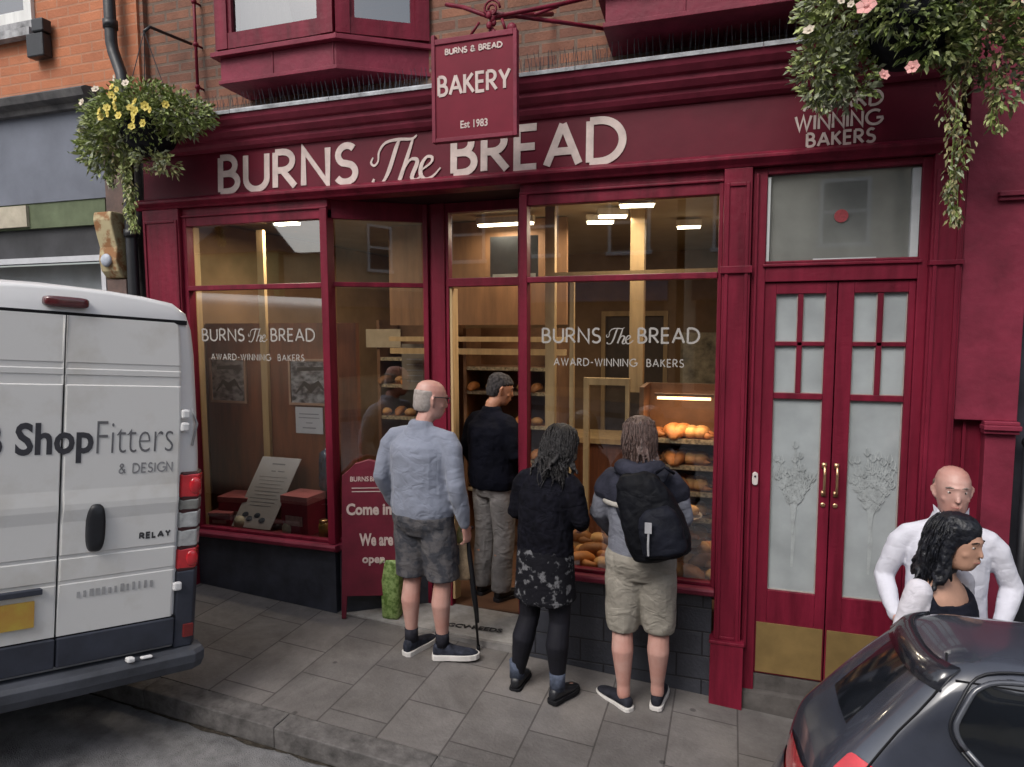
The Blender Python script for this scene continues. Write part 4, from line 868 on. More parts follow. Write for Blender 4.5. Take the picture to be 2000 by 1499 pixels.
# ================================================================== A-BOARD, BAG
ab = thing('pavement_board', 'burgundy folding pavement board with white lettering, left of the man in grey', 'board', (1.435, .10, -.085), R(20))
RB = mat('board_red', (.13, .008, .024), .5, .2, 5)
for s in (-1, 1):
    bm = B()
    poly_prism(bm, [(-.20, s*.09, 0), (-.17, s*.088, 0), (-.16, s*.075, .16), (.16, s*.075, .16), (.17, s*.088, 0), (.20, s*.09, 0), (.19, s*.012, 1.02), (.15, s*.008, 1.05), (.10, s*.006, 1.10), (.0, s*.002, 1.13), (-.10, s*.006, 1.10), (-.15, s*.008, 1.05), (-.19, s*.012, 1.02)], (0, s*.018, .003))
    pnl = link('panel', bm, RB, ab, bevel=.003)
    if s == -1:
        sl = math.atan2(.078, 1.02)
        def onb(bm, x, z): place(bm, Matrix.Translation((x, -.09+z*.0765-.0185, z)) @ Matrix.Rotation(-sl, 4, 'X') @ FACE)
        for txt, x, z, w, h, bo in (('BURNS', -.13, .98, .13, .035, .002), ('BREAD', .01, .98, .12, .035, .002), ('Come in', -.16, .74, .32, .085, .006), ('We are', -.07, .52, .24, .09, .006), ('open', -.05, .38, .16, .06, .005)):
            bm = fonttext(txt, .1, .001, bold=bo*.6); fit(bm, 0, w, h); onb(bm, x, z); link('lettering', bm, CREAM, pnl)
        for z in (.93, .905):
            bm = B(); box(bm, -.12, .12, -.001, .001, z, z+.006)
            for v in bm.verts: v.co.y += -.09+v.co.z*.0765-.019
            link('rule_line', bm, CREAM, pnl)
bm = B(); tube(bm, [(-.19, -.05, .5), (-.19, .05, .5)], .004, 5); link('stay', bm, BLACK, ab)
bg_ = thing('carrier_bag', 'green patterned upright bag standing on the step against the board', 'bag', (1.60, .10, -.093), R(5))
bm = B(); loft(bm, [[(x*s, y*s2, z) for x, y in ((-.06, -.05), (0, -.056), (.06, -.05), (.062, 0), (.06, .05), (0, .052), (-.06, .05), (-.064, 0))] for z, s, s2 in ((0, .86, .9), (.02, .98, 1), (.15, 1.02, 1.02), (.28, 1.12, .9), (.40, 1.25, .6), (.425, 1.26, .5))])
link('bag_body', bm, mat('green_pattern', (.26, .36, .13), .6, .3, 28, col2=(.09, .16, .03), thresh=(.42, .58), bump=.3), bg_, smooth=True)
bm = B(); tube(bm, [(-.075, 0, .42), (-.085, -.02, .44), (-.07, -.03, .40), (-.05, -.03, .43)], .014, 8); tube(bm, [(-.05, .0, .42), (.05, .0, .425)], .012, 8); link('handle', bm, mat('cream_cloth', (.45, .45, .30), .8, .2, 20), bg_, smooth=True)

# ================================================================== VAN
VP = mat('van_white', (.70, .70, .705), .4, .03, 2, coat=.3)
VB = mat('van_black_plastic', (.035, .040, .058), .55, .25, 5, bump=.1)
VD = mat('dirty_white', (.72, .715, .70), .5, .05, 3.2, coat=.15, col2=(.60, .58, .54), thresh=(.30, .5))
GAP = mat('seam_black', (.01, .01, .012), .8, .1, 9); TINT = glassmat('tinted_glass', (.08, .09, .10), .08)
LR = mat('lamp_red', (.55, .02, .03), .2, .15, 12, coat=1); LC = mat('lamp_clear', (.45, .46, .46), .15, .2, 20, coat=1)
yawv = R(57); Mv = Matrix.Rotation(yawv, 3, 'Z') @ Matrix.Rotation(R(4.6), 3, 'Y') @ Matrix.Rotation(R(2), 3, 'X')
EX = Mv @ Vector((.658, 0, 0)); EZ = Mv @ Vector((0, 0, .962)); EY = Vector((-math.sin(R(80)), math.cos(R(80)), .062))*.82
OV = Vector((.81, -1.812, .368))
van = thing('delivery_van', 'white panel van with dark shopfitter lettering parked beside the kerb', 'van', OV)
def V(name, bm, m, par=None, **k):
    for v in bm.verts: v.co = EX*v.co.x + EY*v.co.y + EZ*v.co.z
    return link(name, bm, m, par or van, **k)
def sect(y, w, zt, zb=-.02, sh=.0):
    "van cross-section outline (half widths by height), symmetric"
    half = [(w*.97, zb), (w*1.0, .15), (w*1.012, .45), (w*1.01, .75), (w*.985, 1.05), (w*.955, 1.3), (w*.915, zt-.30), (w*.885, zt-.17), (w*.84, zt-.085), (w*.74, zt-.035), (w*.55, zt-.015), (w*.28, zt)]
    pts = [(x, y, z) for x, z in half]; pts += [(0, y, zt+.005)] + [(-x, y, z) for x, y, z in [(p[0], p[1], p[2]) for p in pts[::-1]]]
    return pts
bm = B()
rg = [sect(.012, .905, 1.875), sect(.03, .945, 1.89), sect(.07, .985, 1.895), sect(.14, 1.015, 1.90), sect(.30, 1.03, 1.905), sect(1.2, 1.03, 1.91), sect(3.0, 1.03, 1.90), sect(3.7, 1.02, 1.86), sect(4.3, .98, 1.45), sect(4.7, .95, 1.0), sect(5.3, .88, .75), sect(5.45, .7, .5)]
loft(bm, rg)
body = V('body', bm, VP, smooth=True)
# rear doors : skins with creases, standing just proud of the body
prof = [(.16, -.012), (.42, -.016), (.425, -.012), (.44, -.012), (.445, -.017), (.55, -.018), (.555, -.010), (.57, -.010), (.575, -.019), (.74, -.020), (.80, -.030), (.83, -.030), (.90, -.022), (1.20, -.020), (1.42, -.016), (1.425, -.008), (1.47, -.008), (1.475, -.013), (1.50, -.013), (1.505, -.008), (1.53, -.008), (1.535, -.012), (1.76, -.004)]
def doorx(z): return .785 - max(0, z-1.0)**1.6*.055
for s in (-1, 1):
    bm = B(); rows = []
    for z, y in prof:
        xr = doorx(z); cols = []
        for i in range(13):
            x = .006+(xr-.006)*(0, .014, .12, .24, .36, .48, .6, .72, .84, .93, .965, .985, 1)[i]; rnd = .0 if i < 11 else (.004 if i == 11 else .016)
            if z > 1.70 and i >= 10: zz = z-(.01, .03, .07)[i-10]*(z-1.70)/.06
            else: zz = z
            if abs(y+.012) > .002 and (i == 0 or i == 12): yy = -.012
            else: yy = y
            cols.append((s*x, yy+rnd, zz))
        rows.append(cols)
    if s == -1: rows = [r[::-1] for r in rows]
    a = loft(bm, rows, closed=False, cap=False)
    dr = V('rear_door', bm, VD, smooth=False)
    for p in dr.data.polygons: p.use_smooth = False
    so_ = dr.modifiers.new('s', 'SOLIDIFY'); so_.thickness = .012; so_.offset = -1
    bm = B(); box(bm, min(s*.006, s*.785), max(s*.006, s*.785), -.026, .03, .0, .152)
    V('door_sill_trim', bm, VB, bevel=.006)
    if s == 1:
        D1 = dr
        bm = B(); loft(bm, [[(c[0], -.030-yo, c[2]) for c in ring((.215, 0, .70), .052*k, 0, 20)] for yo, k in ((0, 1), (.02, .95))]) if False else None
        pr_ = [(.215+.058*math.copysign(abs(math.cos(t))**.6, math.cos(t)), .70+.125*math.copysign(abs(math.sin(t))**.75, math.sin(t))) for t in [i*2*math.pi/28 for i in range(28)]]
        loft(bm, [[(.215+(x-.215)*k, yo, .70+(z-.70)*k) for x, z in pr_] for yo, k in ((-.018, 1.0), (-.040, .97), (-.052, .85), (-.054, .5))])
        V('handle', bm, BLACK, dr, smooth=True)
    else:
        bm = B(); box(bm, -.62, -.10, -.045, -.012, .395, .425); V('plate_lamp_bar', bm, VB, dr, bevel=.004)
        bm = B(); box(bm, -.62, -.14, -.034, -.022, .235, .365); V('number_plate', bm, mat('yellow_plate', (.50, .38, .06), .5, .35, 9, col2=(.45, .22, .05)), dr)
# writing on the doors
def vt(bm, x, z, y=-.024, par=None, m=None, name='lettering'):
    place(bm, Matrix.Translation((x, y, z)) @ FACE); V(name, bm, m or GAP, par)
INK = mat('dark_ink', (.045, .045, .055), .6, .15, 20); INKL = mat('grey_ink', (.15, .15, .16), .6, .15, 20)
bm = fonttext('B', .2, .001, bold=.004); fit(bm, 0, .09, .15); vt(bm, -.435, 1.085, -.0225, D1, INK)
bm = fonttext('Shop', .2, .001, bold=.005); fit(bm, 0, .46, .205); vt(bm, -.275, 1.035, -.0225, D1, INK)
bm = fonttext('Fitters', .2, .001, bold=-.0035); fit(bm, 0, .51, .165); vt(bm, .205, 1.078, -.0225, D1, INKL)
bm = B(); letters(bm, '& DESIGN', .36, .055, .008, .3, .0015); vt(bm, .355, .968, -.0225, D1, mat('faint_ink', (.26, .26, .27), .6, .15, 20))
bm = B(); letters(bm, 'RELAY', .21, .038, .010, .35, .003); vt(bm, .515, .612, -.0185, D1, mat('badge', (.05, .05, .055), .3, .1, 20), 'badge')
bm = fonttext('t 01749 870000', .1, .001, bold=0); 
bm.free()
bm = B()
for i in range(13): box(bm, .12+.04*i, .12+.04*i+random.uniform(.012, .026), 0, random.uniform(.030, .045), .0, .0012)
vt(bm, 0, .345, -.0185, D1, mat('ghost_ink', (.36, .36, .365), .6, .15, 20))
# seams
bm = B(); box(bm, -.0055, .0055, -.004, .02, .0, 1.76); box(bm, -.79, .79, -.0, .022, 1.752, 1.775); box(bm, -.80, .80, -.01, .03, .150, .161); V('seam', bm, GAP)
bm = B(); 
pr_ = [(.135*math.copysign(abs(math.cos(t))**.4, math.cos(t)), 1.822+.027*math.copysign(abs(math.sin(t))**.5, math.sin(t))) for t in [i*2*math.pi/28 for i in range(28)]]
loft(bm, [[(x*k, yo, 1.822+(z-1.822)*k) for x, z in pr_] for yo, k in ((.03, 1.0), (-.015, .97), (-.028, .85), (-.030, .4))]); V('brake_lamp', bm, mat('brake_lamp_dark', (.10, .018, .022), .2, .2, 30, coat=1), smooth=True)
# lamp columns, hinges, bumper
for s in (-1, 1):
    col = V
    base = lambda z0, z1, o=0: [[(s*(.80-o), -.010, z), (s*(.93), -.012-o, z), (s*(1.0+o*.5), .05-o, z), (s*(1.045+o*.4), .16, z), (s*1.045, .26, z), (s*.99, .26, z), (s*.80, .10, z)] for z in (z0, z1)]
    def lampseg(name, z0, z1, m, o=0.0):
        bm = B(); r = base(z0, z1, o)
        if s == -1: r = [q[::-1] for q in r]
        loft(bm, r); return V(name, bm, m, bevel=.008)
    lampseg('lamp_housing', .40, .955, mat('lamp_dark', (.05, .012, .014), .4, .2, 9), -.006)
    for z0, z1, m, nm in ((.815, .945, LR, 'tail_lamp'), (.745, .805, mat('lamp_grey', (.24, .24, .22), .3, .2, 20, coat=1), 'indicator'), (.645, .735, LC, 'reversing_lamp'), (.54, .635, LC, 'indicator'), (.415, .53, LR, 'tail_lamp')):
        lampseg(nm, z0, z1, m)
        if m is LR:
            bm = B(); ball(bm, (s*.90, -.014, (z0+z1)/2), .045, (1, .3, 1)); V('lamp_lens', bm, m, smooth=True)
    lampseg('corner_trim', -.03, .405, VB, -.002)
    bm = B(); box(bm, min(s*.86, s*.93), max(s*.86, s*.93), -.025, .0, .03, .10); V('reflector', bm, mat('reflector', (.16, .02, .02), .3, .2, 20))
    for z in (.30, 1.18, 1.25): bm = B(); box(bm, min(s*.77, s*.83), max(s*.77, s*.83), -.03, .0, z, z+.05); V('hinge', bm, VP, bevel=.01)
    bm = B(); tube(bm, [(s*.86, .02, 1.32), (s*.90, .0, 1.22), (s*.87, .0, 1.10)], .008, 6); V('hinge_arm', bm, mat('hinge_grey', (.35, .35, .36), .5, .2, 9), smooth=True)
bm = B()
P_ = [(-1.03, .30), (-1.04, .06), (-1.0, -.03), (-.90, -.075), (0, -.09), (.90, -.075), (1.0, -.03), (1.04, .06), (1.03, .30)]
for z0, z1, k in ((-.235, -.03, 1.0),):
    n = len(P_); rows = []
    for z, o in ((-.165, .05), (-.145, .0), (-.10, -.02), (-.055, -.02), (-.035, .0), (-.03, .06)):
        rows.append([(x*(1-o*.2), y+o if abs(x) < 1.03 else y, z) for x, y in P_]+[(1.0, .32, z), (-1.0, .32, z)])
    loft(bm, rows)
V('bumper', bm, mat('bumper_grey', (.055, .06, .075), .6, .3, 4, bump=.15), bevel=.006)
bm = B(); box(bm, .42, .47, -.10, -.06, -.028, .0); box(bm, .52, .60, -.09, -.06, -.028, -.012); V('step_scuff', bm, VP, bevel=.01)
for s in (-1, 1):
    for y in (1.0, 4.55):
        wheel = B(); 
        for r0, r1, hw, in ((.33, .33, .11),):
            n = 28; prof2 = [(.0001, -.08), (.20, -.085), (.22, -.11), (.31, -.11), (.33, -.09), (.33, .09), (.31, .11), (.22, .11), (.20, .085), (.0001, .08)]
            loft(wheel, [[(s*.90+x, y+r*math.cos(t*2*math.pi/n), -.22+r*math.sin(t*2*math.pi/n)) for t in range(n)] for r, x in prof2])
        V('wheel', wheel, mat('tyre', (.018, .018, .02), .85, .2, 9), smooth=True)
bm = B(); box(bm, -.86, .86, .2, 4.9, -.26, -.02); V('underbody', bm, GAP)
bm = B(); tube(bm, [(-.55, -.02, -.30), (-.55, .9, -.28)], .03, 10); V('exhaust', bm, mat('exhaust', (.25, .25, .26), .4, .2, 9, metal=.8), smooth=True)
for s in (-1, 1):
    bm = B(); v = [bm.verts.new(p) for p in ((s*1.035, 3.1, 1.0), (s*1.02, 4.1, 1.02), (s*.97, 3.9, 1.5), (s*.96, 3.1, 1.6))]; bm.faces.new(v); V('side_window', bm, BLACK)
bm = B(); v = [bm.verts.new(p) for p in ((-.82, 4.36, 1.42), (.82, 4.36, 1.42), (.78, 3.80, 1.90), (-.78, 3.80, 1.90))]; bm.faces.new(v); V('windscreen', bm, BLACK)
# ================================================================== CAR (rear quarter in view)
CP = mat('car_paint_black', (.040, .045, .062), .25, .25, 3, coat=1.0, spec=.6)
car = thing('parked_car', 'black hatchback with red tail lamp parked at the right edge', 'car', (4.05, -1.64, gz(4.05)-.125))
CZ_ = gz(4.05)-.125
def Cn(name, bm, m, par=None, **k):
    for v in bm.verts: v.co = Vector((v.co.x-4.05, v.co.y+1.64, v.co.z-CZ_))
    return link(name, bm, m, par or car, **k)
# horizontal outlines: z, rear x, front x, half width, corner
CR = [(-.22, 4.16, 7.55, .30, .10), (-.12, 4.11, 7.62, .345, .12), (.10, 4.08, 7.66, .355, .14), (.30, 4.09, 7.62, .36, .15), (.45, 4.115, 7.50, .362, .15), (.555, 4.145, 7.30, .352, .14), (.60, 4.165, 6.9, .325, .13), (.64, 4.190, 6.30, .30, .12), (.74, 4.270, 6.12, .285, .11), (.83, 4.345, 5.95, .268, .10), (.91, 4.415, 5.75, .25, .10), (.96, 4.46, 5.6, .232, .10), (.995, 4.50, 5.45, .20, .10), (1.018, 4.56, 5.3, .15, .09), (1.028, 4.66, 5.1, .08, .05)]
def rrect(x0, x1, w, c, z, n=6):
    out = []
    for cx, cy, a0 in ((x1-c, w-c, 0), (x0+c, w-c, 90), (x0+c, -w+c, 180), (x1-c, -w+c, 270)):
        for i in range(n+1):
            a = R(a0+90*i/n); out.append((cx+c*math.cos(a), -1.64+cy+c*math.sin(a), z))
    return out
def crow(z):
    for a, b in zip(CR[:-1], CR[1:]):
        if a[0] <= z <= b[0]:
            t = (z-a[0])/(b[0]-a[0]); return [a[i]+(b[i]-a[i])*t for i in range(5)]
    return CR[-1]
bm = B(); loft(bm, [rrect(r[1], r[2], r[3], r[4], r[0]) for r in CR])
cb = Cn('body', bm, CP, smooth=True); s_ = cb.modifiers.new('s', 'SUBSURF'); s_.levels = s_.render_levels = 1
def onside(x, z, o=.004):   # point on the near flank
    r = crow(z); w = r[3]; c = r[4]; x0 = r[1]
    if x < x0+c: dx = min(c, (x0+c-x)); y = -1.64-w+c-math.sqrt(max(0, c*c-dx*dx))
    else: y = -1.64-w
    return (x, y-o, z)
def sidepatch(pts, o, m, name, par=None, rim=None):
    "polygon in (x,z) laid on the flank, triangulated as a fan of strips so that it follows it"
    cx = sum(p[0] for p in pts)/len(pts); cz = sum(p[1] for p in pts)/len(pts)
    bm = B(); rings_ = []
    for k in (1, .75, .5, .25): rings_.append([onside(cx+(p[0]-cx)*k, cz+(p[1]-cz)*k, o) for p in pts])
    vs = [[bm.verts.new(p) for p in r] for r in rings_]; c = bm.verts.new(onside(cx, cz, o)); n = len(pts)
    for i in range(3):
        for j in range(n): bm.faces.new((vs[i][j], vs[i][(j+1) % n], vs[i+1][(j+1) % n], vs[i+1][j]))
    for j in range(n): bm.faces.new((vs[3][j], vs[3][(j+1) % n], c))
    bmesh.ops.recalc_face_normals(bm, faces=bm.faces); return Cn(name, bm, m, par, smooth=True)
def roundpoly(pts, r=.35, n=5):
    out = []; N_ = len(pts)
    for i in range(N_):
        p = Vector(pts[i]); a = Vector(pts[i-1]); b = Vector(pts[(i+1) % N_]); s = p+(a-p)*r; e = p+(b-p)*r
        for k in range(n+1): t = k/n; out.append(tuple(s*(1-t)**2+p*2*t*(1-t)+e*t*t))
    return out
CGL = mat('car_glass', (.010, .012, .016), .06, .2, 3, spec=.9, coat=1.0)
QW = roundpoly([(4.50, .83), (4.575, 0.975), (4.90, .985), (4.64, .68)], .28)
g = sidepatch(QW, .003, CGL, 'quarter_window')
def rim(pts, r, o, m, name, par):
    bm = B(); P_ = [onside(x, z, o) for x, z in pts]; tube(bm, P_+[P_[0]], r, 6); return Cn(name, bm, m, par, smooth=True)
rim(QW, .008, .006, mat('window_trim', (.07, .075, .09), .3, .1, 9, coat=.8), 'window_trim', g); 
rim([(4.455+(x-4.455)*1.0, z) if False else (x+(x-4.66)*.10, z+(z-.84)*.14) for x, z in QW], .004, .004, BLACK, 'rubber_seal', g)
sidepatch(roundpoly([(4.72, .70), (4.97, .98), (5.55, .96), (5.85, .70)], .12), .003, CGL, 'side_window')
bm = B(); P_ = [onside(x, z, .002) for x, z in ((4.52, 1.0), (4.50, .96), (4.46, .91), (4.42, .86), (4.37, .80), (4.32, .73), (4.28, .67), (4.265, .62))]; tube(bm, P_, .0035, 5); Cn('hatch_seam', bm, GAP)
bm = B(); P_ = [onside(x, .625, .001) for x in (4.25, 4.6, 5.0, 5.6, 6.1)]; tube(bm, P_, .004, 5); Cn('waist_line', bm, GAP)
bm = B(); P_ = [onside(x, .978, .002) for x in (4.50, 4.7, 5.0, 5.3)]; tube(bm, P_, .004, 5); P_ = [onside(x, .962, .002) for x in (4.52, 4.7, 5.0, 5.3)]; tube(bm, P_, .003, 5); Cn('roof_gutter', bm, GAP)
# roof spoiler wrapping the tail
bm = B(); rows = []
for i in range(13):
    a = R(180+90*(i-3)/5) if False else None
n = 14
up_, lo_ = [], []
def tail(z, o, k):   # points round the tail at height z from far to near side
    r = crow(z); x0, w, c = r[1], r[3], r[4]; out = []
    for i in range(k+1):
        t = i/k
        ang_ = R(90+180*t); out.append((x0+c-o*.7+ (c+o)*math.cos(ang_)*1.0, -1.64+(w+o*.6)*math.copysign(abs(math.sin(ang_))**.7, math.sin(ang_)), z))
    return out
loft(bm, [tail(.982, .002, 14)[1:13], tail(.965, .012, 14)[1:13], tail(.935, .010, 14)[1:13], tail(.925, -.006, 14)[1:13]], closed=False, cap=False)
sp = Cn('spoiler', bm, mat('spoiler_black', (.015, .016, .022), .25, .2, 5, coat=1), smooth=True); so_ = sp.modifiers.new('s', 'SOLIDIFY'); so_.thickness = .012
bm = B()
loft(bm, [tail(.92, .003, 14)[3:12], tail(.88, .003, 14)[3:12], tail(.78, .003, 14)[3:12], tail(.72, .003, 14)[3:12]], closed=False, cap=False); Cn('rear_window', bm, CGL, smooth=True)
for s in (-1, 1):
    pts = [(4.15, .50), (4.195, .63), (4.255, .705), (4.35, .675), (4.53, .60), (4.46, .50)]
    if s == -1:
        o = sidepatch(roundpoly(pts, .2, 3), .008, LR, 'tail_lamp')
        sidepatch(roundpoly([(4.25, .55), (4.26, .63), (4.32, .64), (4.38, .57)], .3, 3), .012, mat('lamp_core', (.62, .06, .05), .2, .2, 9, coat=1), 'lamp_core', o)
    if s == -1:
        bm = B(); q = []
        for k in range(4):
            row = []
            for i in range(6, 25):
                zt = .45+.22*(i-6)/18; row.append(tail(zt-(zt-.36)*k/3, .007, 24)[i])
            q.append(row)
        loft(bm, q, closed=False, cap=False); Cn('tail_lamp', bm, LR, smooth=True)
bm = B(); loft(bm, [tail(z, o, 20) for z, o in ((.40, .01), (.30, .03), (.12, .035), (-.08, .02))], closed=False, cap=False); Cn('bumper', bm, CP, smooth=True)
bm = B(); box(bm, 3.955, 3.968, -1.82, -1.46, .02, .10); Cn('number_plate', bm, mat('yellow_plate', (.5, .38, .06)), None)
for s in (-1, 1):
    for x in (4.62, 7.0):
        bm = B(); n = 28; zc = gz(x)-.125+.24
        loft(bm, [[(x+r*math.cos(t*2*math.pi/n), -1.64+s*(.29+y), zc+r*math.sin(t*2*math.pi/n)) for t in range(n)] for r, y in ((.0001, -.06), (.22, -.07), (.24, -.05), (.24, .06), (.22, .078), (.16, .07), (.15, .055), (.0001, .05))])
        w_ = Cn('wheel', bm, mat('tyre', (.018, .018, .02)), smooth=True)
        bm = B(); loft(bm, [[(x+r*math.cos(t*2*math.pi/n), -1.64+s*(.29+y), zc+r*math.sin(t*2*math.pi/n)) for t in range(n)] for r, y in ((.148, .057), (.14, .066), (.03, .075), (.0001, .076))]); Cn('rim', bm, mat('alloy', (.35, .36, .38), .35, .1, 9, metal=.8), w_, smooth=True)
# ================================================================== PEOPLE
def finish(o, vox, smooth=6, disp=None):
    r = o.modifiers.new('r', 'REMESH'); r.mode = 'VOXEL'; r.voxel_size = vox; r.use_smooth_shade = True
    s = o.modifiers.new('sm', 'SMOOTH'); s.factor = .5; s.iterations = smooth
    if disp:
        t = bpy.data.textures.new('folds', 'CLOUDS'); t.noise_scale = disp[1]; t.noise_depth = 2
        d = o.modifiers.new('d', 'DISPLACE'); d.texture = t; d.strength = disp[0]; d.mid_level = .5; d.texture_coords = 'LOCAL'
def lerp(a, b, t): return Vector(a)*(1-t)+Vector(b)*t
def hand(bm, w, e, curl=.5, side=1, spread=.0, palmn=None):
    "w wrist, e elbow; side +1 right hand. palm faces the body"
    w, e = Vector(w), Vector(e); d = (w-e).normalized()
    n = Vector(palmn) if palmn else Vector((-side, .15, 0)); n = (n-d*n.dot(d)).normalized(); s = d.cross(n)   # s: across the knuckles
    if s.y < 0: s = -s      # thumb side forward
    limb(bm, [w-d*.02, w+d*.03, w+d*.085], [(.024, .018), (.036, .016), (.038, .014)], 10, flat=s)
    for k, (o, L) in enumerate(((.030, .070), (.010, .078), (-.011, .072), (-.030, .056))):
        b = w+d*.085+s*o; c = b; dd = d.copy(); pts = [b-dd*.01]
        for j, f in enumerate((.42, .32, .26)):
            dd = (dd+n*curl*(.55+.3*j)).normalized(); c = c+dd*L*f; pts.append(c.copy())
        limb(bm, pts, [.0095, .009, .0085, .0075], 8)
    b = w+d*.03+s*.030; t1 = b+(d*.6+s*.6+n*.3).normalized()*.035; t2 = t1+(d*.9+s*.15+n*.5).normalized()*.03
    limb(bm, [b-s*.01, t1, t2], [.012, .0105, .0085], 8)
def head(bm, c, yawh=0, pitchh=0, sc=1.0, neck=None, male=True):
    "adult head round centre c (between the ears), +y is the face"
    tm = B(); 
    rr_ = [ring((0, .012, -.118), .030, .034, 20), ring((0, .020, -.112), .044, .052), ring((0, .014, -.09), .056, .072), ring((0, .006, -.06), .064, .084), ring((0, .002, -.02), .070, .094), ring((0, -.002, .02), .075, .099), ring((0, -.006, .055), .074, .096), ring((0, -.010, .088), .062, .080), ring((0, -.012, .108), .040, .054), ring((0, -.012, .117), .014, .02)]
    loft(tm, rr_)
    limb(tm, [(0, .092, .015), (0, .100, -.012), (0, .106, -.030)], [(.008, .006), (.010, .007), (.013, .009)], 8)      # nose
    limb(tm, [(-.03, .090, .028), (0, .097, .030), (.03, .090, .028)], [.006, .005, .006], 8)                         # brow
    limb(tm, [(-.016, .095, -.058), (0, .093, -.056), (.016, .089, -.058)], [.006, .007, .006], 8); limb(tm, [(-.014, .092, -.070), (0, .091, -.071), (.014, .087, -.070)], [.006, .007, .006], 8)
    for s in (-1, 1):
        limb(tm, [(s*.076, -.004, .022), (s*.083, -.012, .010), (s*.080, -.008, -.014), (s*.073, .0, -.034)], [(.011, .007), (.015, .008), (.012, .007), (.008, .006)], 8)
        ball(tm, (s*.042, .058, -.030), .020, (1, .8, .9), 8, 6)
    m_ = Matrix.Translation(c) @ Matrix.Rotation(yawh, 4, 'Z') @ Matrix.Rotation(pitchh, 4, 'X') @ Matrix.Scale(sc, 4)
    place(tm, m_); me = bpy.data.meshes.new('x'); tm.to_mesh(me); tm.free(); bm.from_mesh(me); bpy.data.meshes.remove(me); return m_
DEF = dict(hipw=.088, knee=.10, ank=.10, pel=.94, waist=1.06, chest=1.28, sh=1.42, shw=.185, headz=1.625, heady=.02)
def skeleton(J):
    "joint table: missing ones from the standing default"
    K = dict(
        hipL=(-.088, 0, .90), hipR=(.088, 0, .90), kneeL=(-.10, .015, .50), kneeR=(.10, .015, .50), ankL=(-.10, -.02, .085), ankR=(.10, -.02, .085), toeL=(-.12, .16, .03), toeR=(.12, .16, .03),
        pel=(0, 0, .95), waist=(0, .0, 1.08), chest=(0, -.01, 1.27), shc=(0, -.015, 1.42), neck=(0, -.01, 1.50), head=(0, .025, 1.625),
        shL=(-.175, -.015, 1.42), shR=(.175, -.015, 1.42), elL=(-.235, -.03, 1.14), elR=(.235, -.03, 1.14), wrL=(-.245, .05, .89), wrR=(.245, .05, .89))
    K.update(J); return {k: Vector(v) for k, v in K.items()}
def bodymesh(K, fat=1.0, leg=1.0, yh=0, ph=0, curl=(.5, .5), hs=1.0, palm=(None, None)):
    bm = B()
    V_ = lambda n, dz=0: K[n]+Vector((0, 0, dz))
    loft(bm, [ring(V_('pel', -.10), .10*fat, .09*fat), ring(V_('pel', -.04), .165*fat, .112*fat), ring(V_('pel'), .165*fat, .11*fat), ring(V_('waist'), .135*fat, .098*fat), ring(lerp(K['waist'], K['chest'], .6), .15*fat, .108*fat), ring(V_('chest'), .165*fat, .115*fat), ring(V_('shc', -.06), .145*fat, .09*fat), ring(V_('shc', -.01), .10*fat, .07), ring(V_('shc', .035), .055, .05)])
    limb(bm, [K['shc'], lerp(K['shc'], K['neck'], .6), K['neck'], K['head']-Vector((0, .01, .06))], [.065, .056, .055, .055], 12)
    Mh = head(bm, K['head'], yh, ph, hs)
    for s, S in ((-1, 'L'), (1, 'R')):
        sh, el, wr = K['sh'+S], K['el'+S], K['wr'+S]
        dz_ = Vector((0, 0, -.055))
        limb(bm, [lerp(K['shc'], sh, .5)+dz_, sh+dz_, lerp(sh, el, .35), lerp(sh, el, .8), el, lerp(el, wr, .3), lerp(el, wr, .75), wr], [.042, .044, .045, .040, .038, .041, .031, (.027, .021)], 12)
        hand(bm, wr, el, curl[0 if s < 0 else 1], s, palmn=palm[0 if s < 0 else 1])
        h, k, a = K['hip'+S], K['knee'+S], K['ank'+S]; f = K['toe'+S]; back = Vector((0, -.022, 0))
        limb(bm, [h+Vector((0, 0, .0)), lerp(h, k, .25), lerp(h, k, .7), k, lerp(k, a, .18)+back*.6, lerp(k, a, .34)+back, lerp(k, a, .6)+back*.5, lerp(k, a, .86), a], [.088*leg, .086*leg, .064*leg, .056*leg, .058*leg, .061*leg, .049*leg, .037*leg, .038*leg], 14)
        limb(bm, [a+Vector((0, 0, -.03)), lerp(a, f, .35)+Vector((0, 0, -.012)), lerp(a, f, .75)], [.030, (.026, .018), (.026, .012)], 10, flat=(1, 0, 0))
    return bm, Mh
def person(label, loc, rz, sc, K, skin, **kw):
    bm, Mh = bodymesh(K, **kw)
    o = link('person', bm, skin, smooth=True); o.location = loc; o.rotation_euler = (0, 0, rz); o.scale = (sc, sc, sc); tag(o, label, 'person'); finish(o, .0065, 5)
    return o, Mh
